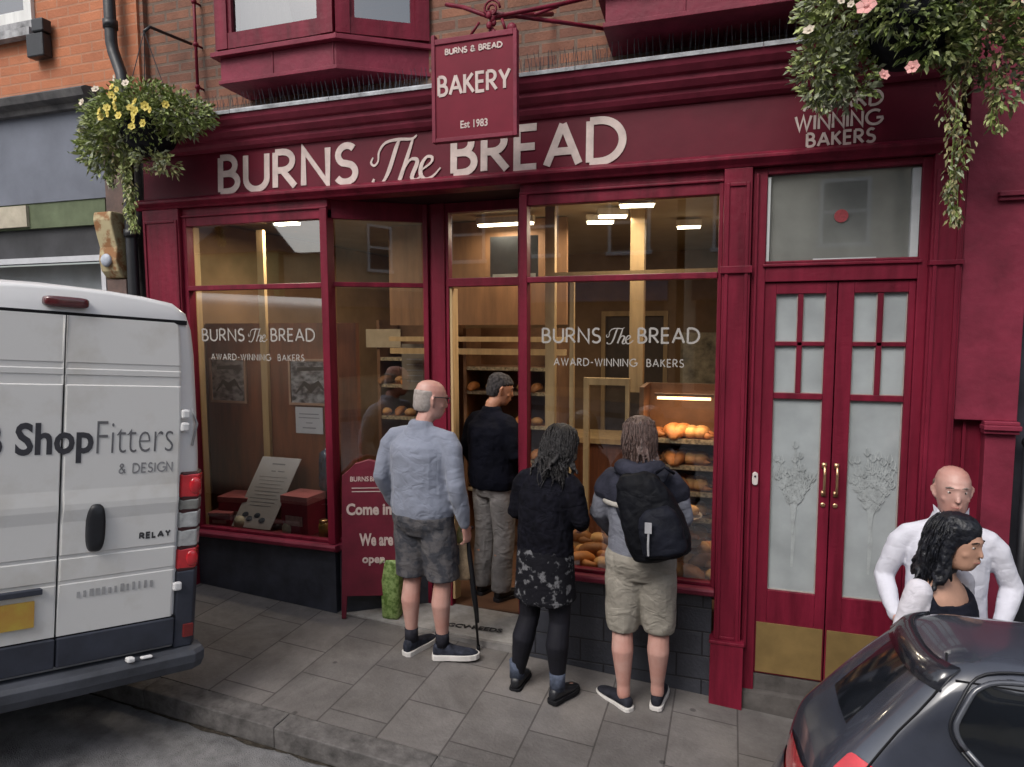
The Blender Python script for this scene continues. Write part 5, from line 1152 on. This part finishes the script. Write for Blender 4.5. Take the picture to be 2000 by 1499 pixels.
def topmesh(K, fat, arm=.062, hem=.90, cuff=.035, neck=.075, loose=1.0, sleeve=1.0, flare=1.0):
    bm = B(); 
    V_ = lambda n, dz=0: K[n]+Vector((0, 0, dz)); pl = K['pel']
    loft(bm, [ring((pl.x, pl.y, hem), .172*fat*flare, .125*fat), ring((pl.x, pl.y, hem+.035), .180*fat*flare, .132*fat), ring((pl.x, pl.y, hem+.07), .186*fat, .137*fat), ring(V_('waist', .02), .175*fat, .135*fat), ring(lerp(K['waist'], K['chest'], .6), .178*fat, .136*fat), ring(V_('chest', .02), .180*fat, .134*fat), ring(V_('shc', -.07), .168*fat, .120*fat), ring(V_('shc', -.025), .130*fat, .10), ring(V_('shc', .015), .092*fat, .085), ring(V_('shc', .04), .078, .075), ring(V_('shc', .06), neck, .07), ring(V_('shc', .075), neck*.8, .06)])
    for s, S in ((-1, 'L'), (1, 'R')):
        sh, el, wr = K['sh'+S], K['el'+S], K['wr'+S]
        P_ = [lerp(K['shc'], sh, .35)+Vector((0, 0, -.01)), lerp(K['shc'], sh, .96)+Vector((0, 0, -.045)), lerp(sh, el, .3), lerp(sh, el, .75), el, lerp(el, wr, .35), lerp(el, wr, .8), lerp(el, wr, .97)]
        Q = [arm*.80, arm*.94, arm*.98, arm*.90, arm*.88, arm*.80, arm*.66, cuff]
        n = 8 if sleeve == 1 else (3 if sleeve < .5 else 6)
        limb(bm, P_[:n], Q[:n], 14)
    return bm
def shortsmesh(K, fat, top, bot, leg=.098, legb=.092):
    bm = B(); pl = K['pel']
    loft(bm, [ring((pl.x, pl.y, .80), .12*fat, .10*fat), ring((pl.x, pl.y, .86), .178*fat, .125*fat), ring((pl.x, pl.y-.005, .92), .182*fat, .13*fat), ring((pl.x, pl.y, .98), .165*fat, .118*fat), ring((pl.x, pl.y, top), .155*fat, .112*fat)])
    for S in 'LR':
        h, k, a = K['hip'+S], K['knee'+S], K['ank'+S]
        P_ = [h+Vector((0, 0, -.02)), lerp(h, k, .3)]; Q = [leg, leg*1.02]
        if bot > k.z: e = lerp(h, k, (h.z-bot)/(h.z-k.z)); P_ += [lerp(P_[1], e, .5), e+Vector((0, 0, .03)), e]; Q += [(leg+legb)/2, legb, legb*1.02]
        else: e = lerp(k, a, (k.z-bot)/(k.z-a.z)); P_ += [k, e+Vector((0, 0, .05)), e]; Q += [(leg+legb)/2*.95, legb, legb*.98]
        tube(bm, P_, Q, 18)
    return bm
def shoe(K, S, m, sole, par, high=.10, L=1.0, solez=.028):
    a, f = K['ank'+S], K['toe'+S]; d = Vector((f.x-a.x, f.y-a.y, 0)).normalized(); s = Vector((d.y, -d.x, 0)); bm = B(); rows = []
    heel = a-d*.058; tot = .275*L
    def row(t, w, z0, z1, n=12):
        c = heel+d*tot*t; out = []
        for i in range(n):
            an = i*2*math.pi/n; cx, cz = math.cos(an), math.sin(an)
            out.append(c+s*w*math.copysign(abs(cx)**.8, cx)+Vector((0, 0, (z0+z1)/2-c.z+(z1-z0)/2*math.copysign(abs(cz)**.7, cz))))
        return out
    loft(bm, [row(-.01, .016, .03, .06), row(.02, .030, .02, high*.9), row(.12, .036, .018, high), row(.28, .038, .018, high), row(.42, .040, .018, .082), row(.60, .046, .018, .066), row(.80, .045, .018, .054), row(.93, .034, .018, .044), row(1.0, .014, .022, .034)])
    o = link('shoe', bm, m, par, smooth=True); ss = o.modifiers.new('s', 'SUBSURF'); ss.levels = ss.render_levels = 1
    bm = B(); pl = []
    for t, w in ((-.025, .018), (.02, .036), (.15, .041), (.35, .040), (.62, .050), (.82, .049), (.95, .036), (1.015, .014)): pl.append((t, w))
    pts = [heel+d*tot*t+s*w for t, w in pl]+[heel+d*tot*t-s*w for t, w in pl[::-1]]
    loft(bm, [[(p.x, p.y, z) for p in pts] for z in (.0, .006, solez-.004, solez)]); link('sole', bm, sole, o, bevel=.003)
    return o
def hairshell(Mh, rings_, m, par, strands=0, base=None, rnd=None, disp=(.012, .03), vox=.008, name='hair'):
    bm = B()
    loft(bm, [[Mh @ Vector(p) for p in r] for r in rings_])
    for (p, q, rr0, rr1, wob) in (base or []):
        p, q = Vector(p), Vector(q); pts = []; n = 7; ph_ = random.uniform(0, 6)
        for i in range(n): t = i/(n-1); pts.append(Mh @ (p*(1-t)+q*t+Vector((math.sin(ph_+t*9)*wob, math.cos(ph_*2+t*8)*wob, 0))*(t**.6)))
        limb(bm, pts, [rr0*(1-i/(n-1))+rr1*i/(n-1) for i in range(n)], 7)
    o = link(name, bm, m, par, smooth=True); finish(o, vox, 2, disp); return o
SKIN = mat('skin_fair', (.50, .30, .255), .5, .16, 7, bump=.08, bscale=60, col2=(.44, .21, .17), thresh=(.35, .65)); SKINH = mat('skin_fair_head', (.48, .25, .20), .5, .12, 12)
SKINT = mat('skin_tan', (.46, .26, .185), .55, .12, 9)
SKINLEG = SKIN
def strands(Mh, rings_, m, par, n, a0, a1, z0, z1, L, wave, r=.0028, drift=(0, 0), seed=1):
    "loose wavy strands lying on the hair"
    rnd = random.Random(seed); bm = B()
    prof = sorted([(sum(p[2] for p in r_)/len(r_), max(p[0] for p in r_), (max(p[1] for p in r_)-min(p[1] for p in r_))/2, (max(p[1] for p in r_)+min(p[1] for p in r_))/2) for r_ in rings_])
    def at_(z):
        if z <= prof[0][0]: return prof[0][1:]
        for a, b in zip(prof[:-1], prof[1:]):
            if a[0] <= z <= b[0]: t = (z-a[0])/(b[0]-a[0]); return tuple(a[i]+(b[i]-a[i])*t for i in (1, 2, 3))
        return prof[-1][1:]
    for i in range(n):
        a = R(rnd.uniform(a0, a1)); zs = rnd.uniform(z0, z1); ll = rnd.uniform(*L); ph = rnd.uniform(0, 6); f = rnd.uniform(5, 9); pts = []; k = 9; amp = wave*rnd.uniform(.5, 1.3); o = rnd.uniform(.998, 1.10)
        for j in range(k):
            t = j/(k-1); z = zs-ll*t; rx, ry, cy = at_(z); aa = a+amp*8*math.sin(ph+f*t)*.35
            pts.append(Mh @ Vector((rx*o*math.cos(aa)+drift[0]*t*t+amp*math.cos(ph+f*t), cy+ry*o*math.sin(aa)+drift[1]*t*t+amp*.6*math.sin(ph+f*t*1.1), z)))
        tube(bm, pts, [r*.6]+[r]*(k-2)+[r*.3], 5)
    return link('hair_strands', bm, m, par, smooth=True)
def eyes(Mh, par, brow=None, lips=None):
    for s in (-1, 1):
        bm = B(); ball(bm, (s*.031, .080, .008), .0098, (1, .7, .8), 10, 7); place(bm, Mh); e = link('eye', bm, mat('eye_white', (.5, .45, .42), .3, .05, 9), par, smooth=True)
        bm = B(); ball(bm, (s*.031, .0865, .008), .0048, (1, .5, 1), 8, 6); place(bm, Mh); link('iris', bm, mat('iris', (.03, .02, .015), .2, .1, 9), e, smooth=True)
        bm = B(); limb(bm, [(s*.016, .0945, .030), (s*.032, .0925, .034), (s*.048, .081, .030)], [.003, .0035, .0025], 6); place(bm, Mh); link('eyebrow', bm, brow or mat('brow_grey', (.20, .17, .15), .8, .2, 40), par)
    bm = B(); limb(bm, [(-.021, .087, -.064), (0, .0985, -.063), (.021, .087, -.064)], [.002, .004, .002], 6); place(bm, Mh); link('lips', bm, lips or mat('lips', (.38, .14, .12), .5, .1, 9), par)
G = lambda x, y: gz(x)-.006

# ---- 1 bald man in grey sweatshirt
K = skeleton(dict(wrR=(.275, .03, .87), elR=(.262, -.045, 1.13), elL=(-.268, -.05, 1.14), wrL=(-.262, .06, .93), shL=(-.20, -.01, 1.425), shR=(.20, -.01, 1.425), ankL=(-.105, .0, .085), ankR=(.105, .03, .085), kneeL=(-.10, .02, .50), kneeR=(.115, .03, .50), toeL=(-.085, .17, .03), toeR=(.27, .12, .03), head=(.035, .045, 1.615), neck=(.015, .01, 1.50)))
p, Mh = person('bald man in grey sweatshirt and dark patterned shorts at the shop doorway', (2.045, -.285, G(2.045, 0)), R(-8), 1.035, K, SKIN, fat=1.12, leg=.98, yh=R(-42), ph=R(-8), curl=(.5, .9))
SW = mat('grey_sweatshirt', (.205, .225, .285), .85, .08, 5, crease=.55, sheen=.15)
bm = topmesh(K, 1.17, .066, .905, .036, .075); o = link('sweatshirt', bm, SW, p, smooth=True); finish(o, .009, 5, (.014, .13))
CAMO = mat('camouflage_cotton', (.105, .10, .105), .9, .2, 16, col2=(.052, .054, .065), thresh=(.42, .56), crease=.5)
bm = shortsmesh(K, 1.15, 1.0, .515, .110, .104); o = link('shorts', bm, CAMO, p, smooth=True); finish(o, .009, 4, (.014, .11))
bm = B(); box(bm, .17, .20, .0, .09, .70, .72); box(bm, .165, .196, -.01, .10, .59, .70); link('cargo_pocket', bm, CAMO, p, bevel=.008)
for S in 'LR':
    a = K['ank'+S]; bm = B(); tube(bm, [a+Vector((0, 0, .0)), a+Vector((0, 0, .05)), a+Vector((0, .0, .085))], [.043, .042, .043], 14); link('sock', bm, mat('black_sock', (.022, .022, .03), .9, .2, 30), p, smooth=True)
    shoe(K, S, mat('navy_trainer', (.028, .032, .048), .7, .4, 30), mat('white_sole', (.62, .60, .58), .6, .1, 9), p, .115, 1.03, .034)
rings_ = [ring((0, -.034, z), rx, ry, 20) for z, rx, ry in ((-.075, .058, .058), (-.05, .0665, .070), (-.01, .0745, .0725), (.03, .0772, .0735), (.055, .0762, .072))]
o = hairshell(Mh, rings_, mat('grey_stubble_hair', (.34, .30, .28), .9, .2, 40, bump=.4, bscale=80), p, disp=(.003, .02), name='hair')
bm = B()
tube(bm, [(.083, -.01, .022), (.080, .05, .024), (.066, .094, .022)], .0035, 6); tube(bm, [(-.083, -.01, .022), (-.080, .05, .024), (-.066, .094, .022)], .0035, 6)
for s in (-1, 1): tube(bm, [(s*.033+.026*math.cos(t), .103, .008+.018*math.sin(t)) for t in [i*math.pi/6 for i in range(13)]], .0028, 5)
place(bm, Mh); link('glasses', bm, BLACK, p, smooth=True); eyes(Mh, p)
ws = thing('walking_stick', 'black walking stick held in right hand of the man in grey', 'stick', (2.327, -.072, gz(2.327)-.006))
bm = B(); tube(bm, [(0, 0, 0), (0, 0, .035)], .013, 10); link('ferrule', bm, GAP, ws, smooth=True)
bm = B(); tube(bm, [(0, 0, .03), (.0, -.07, .42), (-.012, -.145, .86)], .0085, 10); tube(bm, [(0, -.006, .20), (0, -.035, .30), (-.002, -.075, .45), (-.008, -.12, .70), (-.010, -.135, .79)], [.011, .017, .019, .016, .011], 10); link('shaft', bm, BLACK, ws, smooth=True)
bm = B(); limb(bm, [(-.02, -.20, .875), (-.012, -.145, .872), (.0, -.09, .862)], [.013, .014, .012], 10); link('handle', bm, BLACK, ws, smooth=True)
cbg = thing('carrier_bag', 'tan and yellow-green plastic bag hanging beside the walking stick', 'bag', (2.262, -.16, .365), R(10))
bm = B(); loft(bm, [ring((0, 0, z), rx, ry, 16, e=.8) for z, rx, ry in ((0, .045, .03), (.015, .062, .042), (.10, .066, .045), (.20, .050, .03), (.24, .035, .016))]); link('bag_body', bm, mat('tan_bag', (.33, .24, .15), .6, .3, 20, bump=.5), cbg, smooth=True)
bm = B(); loft(bm, [ring((0, 0, z), rx, ry, 16, e=.8) for z, rx, ry in ((.235, .036, .018), (.28, .045, .022), (.33, .034, .018), (.37, .018, .012))]); link('bag_top', bm, mat('lime_bag', (.38, .42, .10), .6, .4, 30, bump=.5, col2=(.40, .36, .26)), cbg, smooth=True)
bm = B(); tube(bm, [(-.02, 0, .36), (.0, -.01, .43), (.015, 0, .36)], .004, 6); link('handle', bm, MATS['lime_bag'], cbg)

# ---- 2 man in the doorway
K = skeleton(dict(elR=(.26, -.02, 1.16), wrR=(.20, .16, 1.02), elL=(-.255, -.03, 1.14), wrL=(-.24, .10, .95), head=(.02, .06, 1.615)))
p, Mh = person('man in black coat and grey trousers standing in the open shop doorway', (2.16, .70, -.106), R(-25), 1.0, K, mat('skin_ruddy', (.40, .19, .12), .55, .1, 9), fat=1.1, yh=R(-35), ph=R(-12))
NAVY = mat('black_coat', (.004, .0045, .009), .85, .3, 6, crease=.4, spec=.08)
bm = topmesh(K, 1.22, .072, .87, .042, .085); o = link('coat', bm, NAVY, p, smooth=True); finish(o, .010, 4, (.02, .09))
bm = shortsmesh(K, 1.1, 1.0, .075, .10, .078); o = link('trousers', bm, mat('grey_trousers', (.21, .20, .20), .9, .25, 6, crease=.7), p, smooth=True); finish(o, .010, 4, (.014, .12))
for S in 'LR': shoe(K, S, BLACK, BLACK, p)
rings_ = [ring((0, y, z), rx, ry, 20) for z, rx, ry, y in ((-.06, .06, .05, -.045), (-.02, .074, .07, -.038), (.02, .081, .083, -.025), (.055, .081, .103, -.006), (.09, .070, .088, -.01), (.118, .045, .06, -.012), (.128, .015, .02, -.012))]
hairshell(Mh, rings_, mat('dark_grey_hair', (.045, .042, .045), .9, .5, 50, bump=.6), p, disp=(.012, .02)); eyes(Mh, p)

# ---- 3 woman in black
K = skeleton(dict(head=(.045, .13, 1.535), neck=(.0, .075, 1.445), shc=(0, .035, 1.38), shL=(-.155, .035, 1.375), shR=(.155, .035, 1.375), chest=(0, .02, 1.24), elL=(-.215, .02, 1.12), elR=(.225, .02, 1.12), wrL=(-.15, .20, 1.03), wrR=(.15, .20, 1.03),
    ankL=(-.18, -.03, .085), ankR=(.10, -.03, .085), kneeL=(-.105, .0, .49), kneeR=(.10, .0, .49), toeL=(-.22, .15, .03), toeR=(.14, .15, .03), hipL=(-.09, 0, .90), hipR=(.09, 0, .90)))
p, Mh = person('woman with dark curly hair in black top and black tights at the window', (2.87, -.38, G(2.875, 0)), R(-12), .965, K, SKIN, fat=.94, leg=1.04, ph=R(-22))
BT = mat('black_knit', (.006, .006, .010), .9, .4, 25, crease=.6, spec=.1)
bm = topmesh(K, .98, .062, .86, .04, .08, flare=1.02); o = link('top', bm, BT, p, smooth=True); finish(o, .009, 3, (.012, .04))
bm = B(); pl = K['pel']
loft(bm, [ring((0, 0, z), rx*.93, ry, 24) for z, rx, ry in ((.60, .215, .165), (.63, .212, .163), (.72, .205, .155), (.82, .20, .148), (.90, .198, .142), (.96, .185, .13), (1.0, .17, .12))]); 
for v in bm.verts: v.co.z += .012*math.sin(v.co.x*40)*(1 if v.co.z < .65 else 0); v.co.xy *= 1+.03*math.sin(math.atan2(v.co.y, v.co.x)*9)*(.92-v.co.z)*3
o = link('skirt', bm, mat('patterned_black_skirt', (.13, .13, .14), .9, .3, 19, col2=(.006, .006, .009), thresh=(.55, .62), crease=.4), p, smooth=True); s_ = o.modifiers.new('s', 'SUBSURF'); s_.levels = s_.render_levels = 2
bm = B()
for S in 'LR':
    h, k, a = K['hip'+S], K['knee'+S], K['ank'+S]; back = Vector((0, -.025, 0))
    limb(bm, [lerp(h, k, .2), lerp(h, k, .6), k, lerp(k, a, .18)+back*.6, lerp(k, a, .34)+back, lerp(k, a, .6)+back*.5, lerp(k, a, .86), a+Vector((0, 0, .01))], [.088, .076, .064, .066, .071, .058, .045, .044], 14)
o = link('tights', bm, mat('sheer_black_tights', (.009, .009, .014), .7, .35, 5, spec=.25), p, smooth=True); finish(o, .008, 4)
for S in 'LR':
    shoe(K, S, BLACK, GAP, p, .10, .92); a = K['ank'+S]
    bm = B(); tube(bm, [a+Vector((0, 0, -.01)), a+Vector((0, 0, .05)), a+Vector((0, 0, .10))], [.047, .047, .050], 14); o = link('ankle_sock', bm, mat('blue_grey_sock', (.075, .09, .13), .9, .3, 30, bump=.4), p, smooth=True)
random.seed(21); st = []
for i in range(90):
    a = R(random.uniform(150, 390)); r = random.uniform(.6, 1); zz = random.uniform(.0, .08)
    st.append(((.082*math.cos(a)*r, .095*math.sin(a)*r-.01, zz), ((.12+random.uniform(-.02, .03))*math.cos(a), .115*math.sin(a)-.03, -.10-random.uniform(.0, .15)), .014, .008, .018))
rings_ = [ring((0, y, z), rx, ry, 20) for z, rx, ry, y in ((-.14, .08, .05, -.07), (-.08, .092, .075, -.06), (-.02, .094, .092, -.045), (.04, .092, .108, -.02), (.09, .080, .098, -.012), (.122, .052, .066, -.012), (.135, .018, .02, -.012))]
hairshell(Mh, rings_, mat('black_curly_hair', (.010, .008, .009), .6, .5, 60, bump=1, bscale=70), p, base=st[::3], disp=(.012, .03), vox=.007); strands(Mh, rings_, MATS['black_curly_hair'], p, 420, 150, 390, -.06, .12, (.10, .26), .011, .0030, seed=2); eyes(Mh, p)

# ---- 4 person with rucksack
K = skeleton(dict(head=(-.025, .075, 1.60), neck=(-.01, .035, 1.50), shc=(0, .005, 1.42), elL=(-.25, .03, 1.16), wrL=(-.19, .20, .98), elR=(.235, .02, 1.16), wrR=(.16, .20, 1.0), shL=(-.175, .0, 1.405), shR=(.175, .0, 1.405),
    ankL=(-.085, -.03, .085), ankR=(.105, .04, .085), kneeL=(-.10, .0, .50), kneeR=(.11, .02, .50), toeL=(-.22, .08, .03), toeR=(.12, .20, .03)))
p, Mh = person('person with long auburn hair, hooded jacket and khaki shorts looking in the window', (3.41, -.285, G(3.425, 0)), R(2), .985, K, SKIN, fat=1.08, leg=1.06, yh=R(18), ph=R(-10))
JK = mat('blue_grey_jacket', (.20, .21, .25), .8, .22, 4, crease=.6, col2=(.13, .135, .165)); JN = mat('navy_yoke', (.028, .029, .043), .8, .35, 7, crease=.5, spec=.1)
bm = topmesh(K, 1.06, .067, .86, .042, .085); o = link('jacket', bm, JK, p, smooth=True); finish(o, .009, 4, (.014, .11))
bm = B(); sc_ = K['shc']
loft(bm, [ring((sc_.x, sc_.y, sc_.z+z), rx, ry, 22, ty=.0) for z, rx, ry in ((-.165, .222, .165), (-.10, .220, .162), (-.06, .198, .150), (-.015, .155, .13), (.03, .11, .105), (.065, .09, .09))]); 
for s in (-1, 1): limb(bm, [lerp(K['shc'], K['shL' if s < 0 else 'shR'], .92)+Vector((0, 0, -.04)), lerp(K['shL' if s < 0 else 'shR'], K['elL' if s < 0 else 'elR'], .42)], [.072, .076], 14)
limb(bm, [(-.10, -.10, 1.46), (0, -.155, 1.43), (.10, -.10, 1.46)], [.05, .062, .05], 12)
o = link('jacket_yoke', bm, JN, p, smooth=True); finish(o, .009, 4, (.012, .08))
bm = B(); loft(bm, [ring((sc_.x, sc_.y, sc_.z+z), rx, ry, 22) for z, rx, ry in ((-.190, .218, .164), (-.183, .226, .171), (-.168, .226, .171), (-.160, .218, .164))]); o = link('pale_piping', bm, mat('pale_piping', (.36, .34, .31), .8, .1, 9), p, smooth=True)
KH = mat('khaki_shorts', (.27, .25, .215), .9, .12, 7, crease=.65)
bm = shortsmesh(K, 1.16, .98, .475, .112, .094); o = link('shorts', bm, KH, p, smooth=True); finish(o, .009, 4, (.014, .11))
for S in 'LR': shoe(K, S, mat('black_canvas_shoe', (.02, .021, .03), .8, .3, 20), MATS['white_sole'], p, .085, 1.0, .026)
st = []
for i in range(64):
    a = R(random.uniform(165, 360)); zz = random.uniform(.03, .09)
    side = random.random() < .5
    st.append(((.085*math.cos(a), .10*math.sin(a)-.01, zz), (-.085+random.uniform(-.03, .04) if side else .10*math.cos(a), (.03 if side else .10*math.sin(a)-.04)+random.uniform(-.03, .02), -.16-random.uniform(0, .16 if side else .05)), .012, .006, .008))
rings_ = [ring((0, y, z), rx, ry, 20) for z, rx, ry, y in ((-.15, .07, .05, -.06), (-.08, .085, .07, -.052), (-.02, .089, .088, -.04), (.04, .088, .104, -.02), (.09, .076, .094, -.012), (.12, .050, .064, -.012), (.131, .018, .02, -.012))]
hairshell(Mh, rings_, mat('auburn_hair', (.075, .043, .036), .6, .45, 30, bump=.8, bscale=50, streak=True), p, base=st[::2], disp=(.005, .03), vox=.007); strands(Mh, rings_, MATS['auburn_hair'], p, 380, 160, 375, -.02, .125, (.12, .30), .004, .0026, (-.02, 0), seed=3); eyes(Mh, p)
# rucksack on the back, hung from the right shoulder
rs = thing('rucksack', 'black rucksack on the back of the person in khaki shorts', 'bag', (3.555, -.505, G(3.5, 0)+.985), R(4))
RM = mat('black_nylon', (.005, .0055, .008), .65, .35, 6, crease=.5, spec=.12); RM2 = mat('dark_nylon', (.009, .010, .016), .65, .3, 8, crease=.4, spec=.12)
bm = B(); loft(bm, [ring((sx, 0, z), rx, ry, 24, e=.72) for z, rx, ry, sx in ((0, .10, .06, .0), (.02, .155, .095, .0), (.10, .172, .115, .0), (.22, .165, .115, -.01), (.34, .145, .10, -.025), (.43, .115, .08, -.04), (.475, .07, .05, -.05))]); b_ = link('bag_body', bm, RM, rs, smooth=True); b_.rotation_euler = (R(-4), R(-14), 0); finish(b_, .009, 4, (.016, .06))
bm = B(); loft(bm, [ring((.03, -.085, z), rx, ry, 24, e=.7) for z, rx, ry in ((.03, .08, .03), (.05, .115, .06), (.16, .118, .065), (.25, .10, .05), (.29, .06, .03))]); f = link('front_pocket', bm, RM2, rs, smooth=True); f.rotation_euler = (R(-4), R(-14), 0); finish(f, .009, 3, (.012, .05))
bm = B(); tube(bm, [(-.07, -.150, .20), (-.072, -.155, .12), (-.070, -.148, .06)], .006, 6); box(bm, -.09, -.055, -.158, -.150, .18, .235); o = link('reflective_tab', bm, mat('grey_tab', (.35, .35, .37), .4, .1, 9), rs); 
bm = B(); tube(bm, [(-.04, .02, .46), (.00, -.02, .50), (.05, .02, .46)], .009, 8); link('grab_loop', bm, RM2, rs, smooth=True)
bm = B(); limb(bm, [(-.02, .05, .42), (.0, .09, .46), (.0, .17, .46)], [(.03, .010), (.03, .010), (.028, .010)], 10, flat=(1, 0, 0)); limb(bm, [(-.16, .04, .08), (-.24, .10, .22), (-.27, .20, .34)], [(.02, .008),]*3, 8, flat=(1, 0, .6)); limb(bm, [(-.10, .05, .40), (-.19, .10, .43), (-.26, .20, .42)], [(.026, .010),]*3, 10, flat=(1, 0, 0)); link('strap', bm, RM2, rs, smooth=True)

# ---- 5 bald man in white shirt facing the camera
K = skeleton(dict(elL=(-.275, -.03, 1.14), wrL=(-.20, .12, .95), elR=(.27, -.02, 1.12), wrR=(.225, .17, .985), shL=(-.175, -.01, 1.41), shR=(.175, -.01, 1.41), head=(.0, .05, 1.615), neck=(0, .01, 1.51), toeL=(-.14, .16, .03)))
p, Mh = person('bald man in white long sleeved shirt standing behind the dark haired woman', (4.875, -.46, G(4.875, 0)), R(172), .955, K, SKIN, fat=.98, hs=1.0, yh=R(6), curl=(.7, .7))
WS = mat('white_shirt', (.60, .60, .67), .8, .05, 6, crease=.35)
bm = topmesh(K, 1.0, .057, .88, .036, .07); o = link('shirt', bm, WS, p, smooth=True); finish(o, .009, 4, (.014, .11))
bm = B(); 
for s in (-1, 1): poly_prism(bm, [(s*.008, .088, 1.455), (s*.06, .06, 1.52), (s*.075, .02, 1.53), (s*.07, .06, 1.475), (s*.045, .105, 1.43)], (0, .008, .004))
link('collar', bm, WS, p)
bm = shortsmesh(K, 1.1, 1.0, .075, .10, .078); o = link('trousers', bm, mat('dark_trousers', (.03, .03, .04), .9, .2, 6), p, smooth=True); finish(o, .010, 4, (.02, .08))
for S in 'LR': shoe(K, S, BLACK, BLACK, p)
bm = B(); wv = K['wrL']; tube(bm, [lerp(K['elL'], wv, .985), lerp(K['elL'], wv, 1.04)], .031, 12); link('watch', bm, BLACK, p, smooth=True)
rings_ = [ring((0, -.034, z), rx, ry, 20) for z, rx, ry in ((-.06, .064, .060), (-.02, .0745, .070), (.02, .0785, .0725), (.045, .0775, .071))]
hairshell(Mh, rings_, mat('short_brown_hair', (.16, .11, .09), .9, .3, 40), p, disp=(.004, .02)); eyes(Mh, p)

# ---- 6 woman with black hair and white cardigan
K = skeleton(dict(head=(.0, .05, 1.605), elL=(-.225, -.05, 1.15), wrL=(-.21, .10, .95), elR=(.225, -.05, 1.15), wrR=(.20, .10, .95), shL=(-.165, -.01, 1.40), shR=(.165, -.01, 1.40), toeR=(.11, .18, .03)))
p, Mh = person('woman with long black wavy hair in black top and white cardigan behind the black car', (4.71, -1.02, G(4.7, 0)), R(-134), .90, K, SKINT, fat=.98, hs=.95, yh=R(2), ph=R(-4))
bm = topmesh(K, 1.0, .05, .88, .03, .06, sleeve=.3)
for v in bm.verts:
    if v.co.z > 1.37 and abs(v.co.x) < .12 and v.co.y > -.05: v.co.z -= .075; v.co.y *= .9
o = link('top', bm, mat('black_jersey', (.008, .009, .017), .8, .2, 9, crease=.4), p, smooth=True); finish(o, .008, 4, (.014, .06))
WC = mat('white_cardigan', (.58, .56, .61), .85, .06, 8, crease=.35)
bm = B()
for S, s in (('L', -1), ('R', 1)):
    sh, el, wr = K['sh'+S], K['el'+S], K['wr'+S]; limb(bm, [sh+Vector((0, 0, -.02)) if s < 0 else sh, lerp(sh, el, .4), el, lerp(el, wr, .5), lerp(el, wr, .95)], [.053, .053, .048, .046, .042], 14)
n = 18
def cring(z, rx, ry, a0=-200, a1=20, t=.012):   # open at the front: a curved thick band
    out = []
    for i in range(n): a = R(a0+(a1-a0)*i/(n-1)); out.append((rx*math.cos(a), ry*math.sin(a), z))
    for i in range(n-1, -1, -1): a = R(a0+(a1-a0)*i/(n-1)); out.append(((rx-t)*math.cos(a), (ry-t)*math.sin(a), z))
    return out
loft(bm, [cring(.62, .225, .17), cring(.80, .215, .165), cring(1.0, .20, .15), cring(1.2, .195, .145), cring(1.33, .185, .13), cring(1.40, .15, .11)])
o = link('cardigan', bm, WC, p, smooth=True); finish(o, .008, 4, (.012, .10))
bm = shortsmesh(K, .98, 1.0, .075, .095, .075); o = link('trousers', bm, mat('white_linen', (.55, .55, .60), .85, .1, 5), p, smooth=True); finish(o, .010, 4, (.02, .08))
for S in 'LR': shoe(K, S, BLACK, GAP, p, .07, .9)
random.seed(5); st = []
for i in range(95):
    a = R(random.uniform(160, 380)); r = 1; zz = random.uniform(.0, .09)
    st.append(((.082*math.cos(a), .098*math.sin(a)-.01, zz), (.115*math.cos(a)+random.uniform(-.02, .02), .13*math.sin(a)-.03+random.uniform(-.03, .01), -.14-random.uniform(.0, .08)), .015, .008, .013))
rings_ = [ring((0, y, z), rx, ry, 20) for z, rx, ry, y in ((-.17, .095, .07, -.075), (-.10, .10, .082, -.06), (-.03, .097, .094, -.045), (.04, .094, .108, -.020), (.09, .082, .098, -.010), (.125, .054, .068, -.012), (.138, .018, .02, -.012))]
hairshell(Mh, rings_, mat('black_wavy_hair', (.007, .008, .013), .45, .5, 40, bump=.8, bscale=40), p, base=st[::3], disp=(.010, .03), vox=.007); strands(Mh, rings_, MATS['black_wavy_hair'], p, 420, 155, 385, -.04, .125, (.12, .26), .008, .0030, seed=4); eyes(Mh, p, mat('brow_dark', (.02, .015, .015), .8, .2, 40))
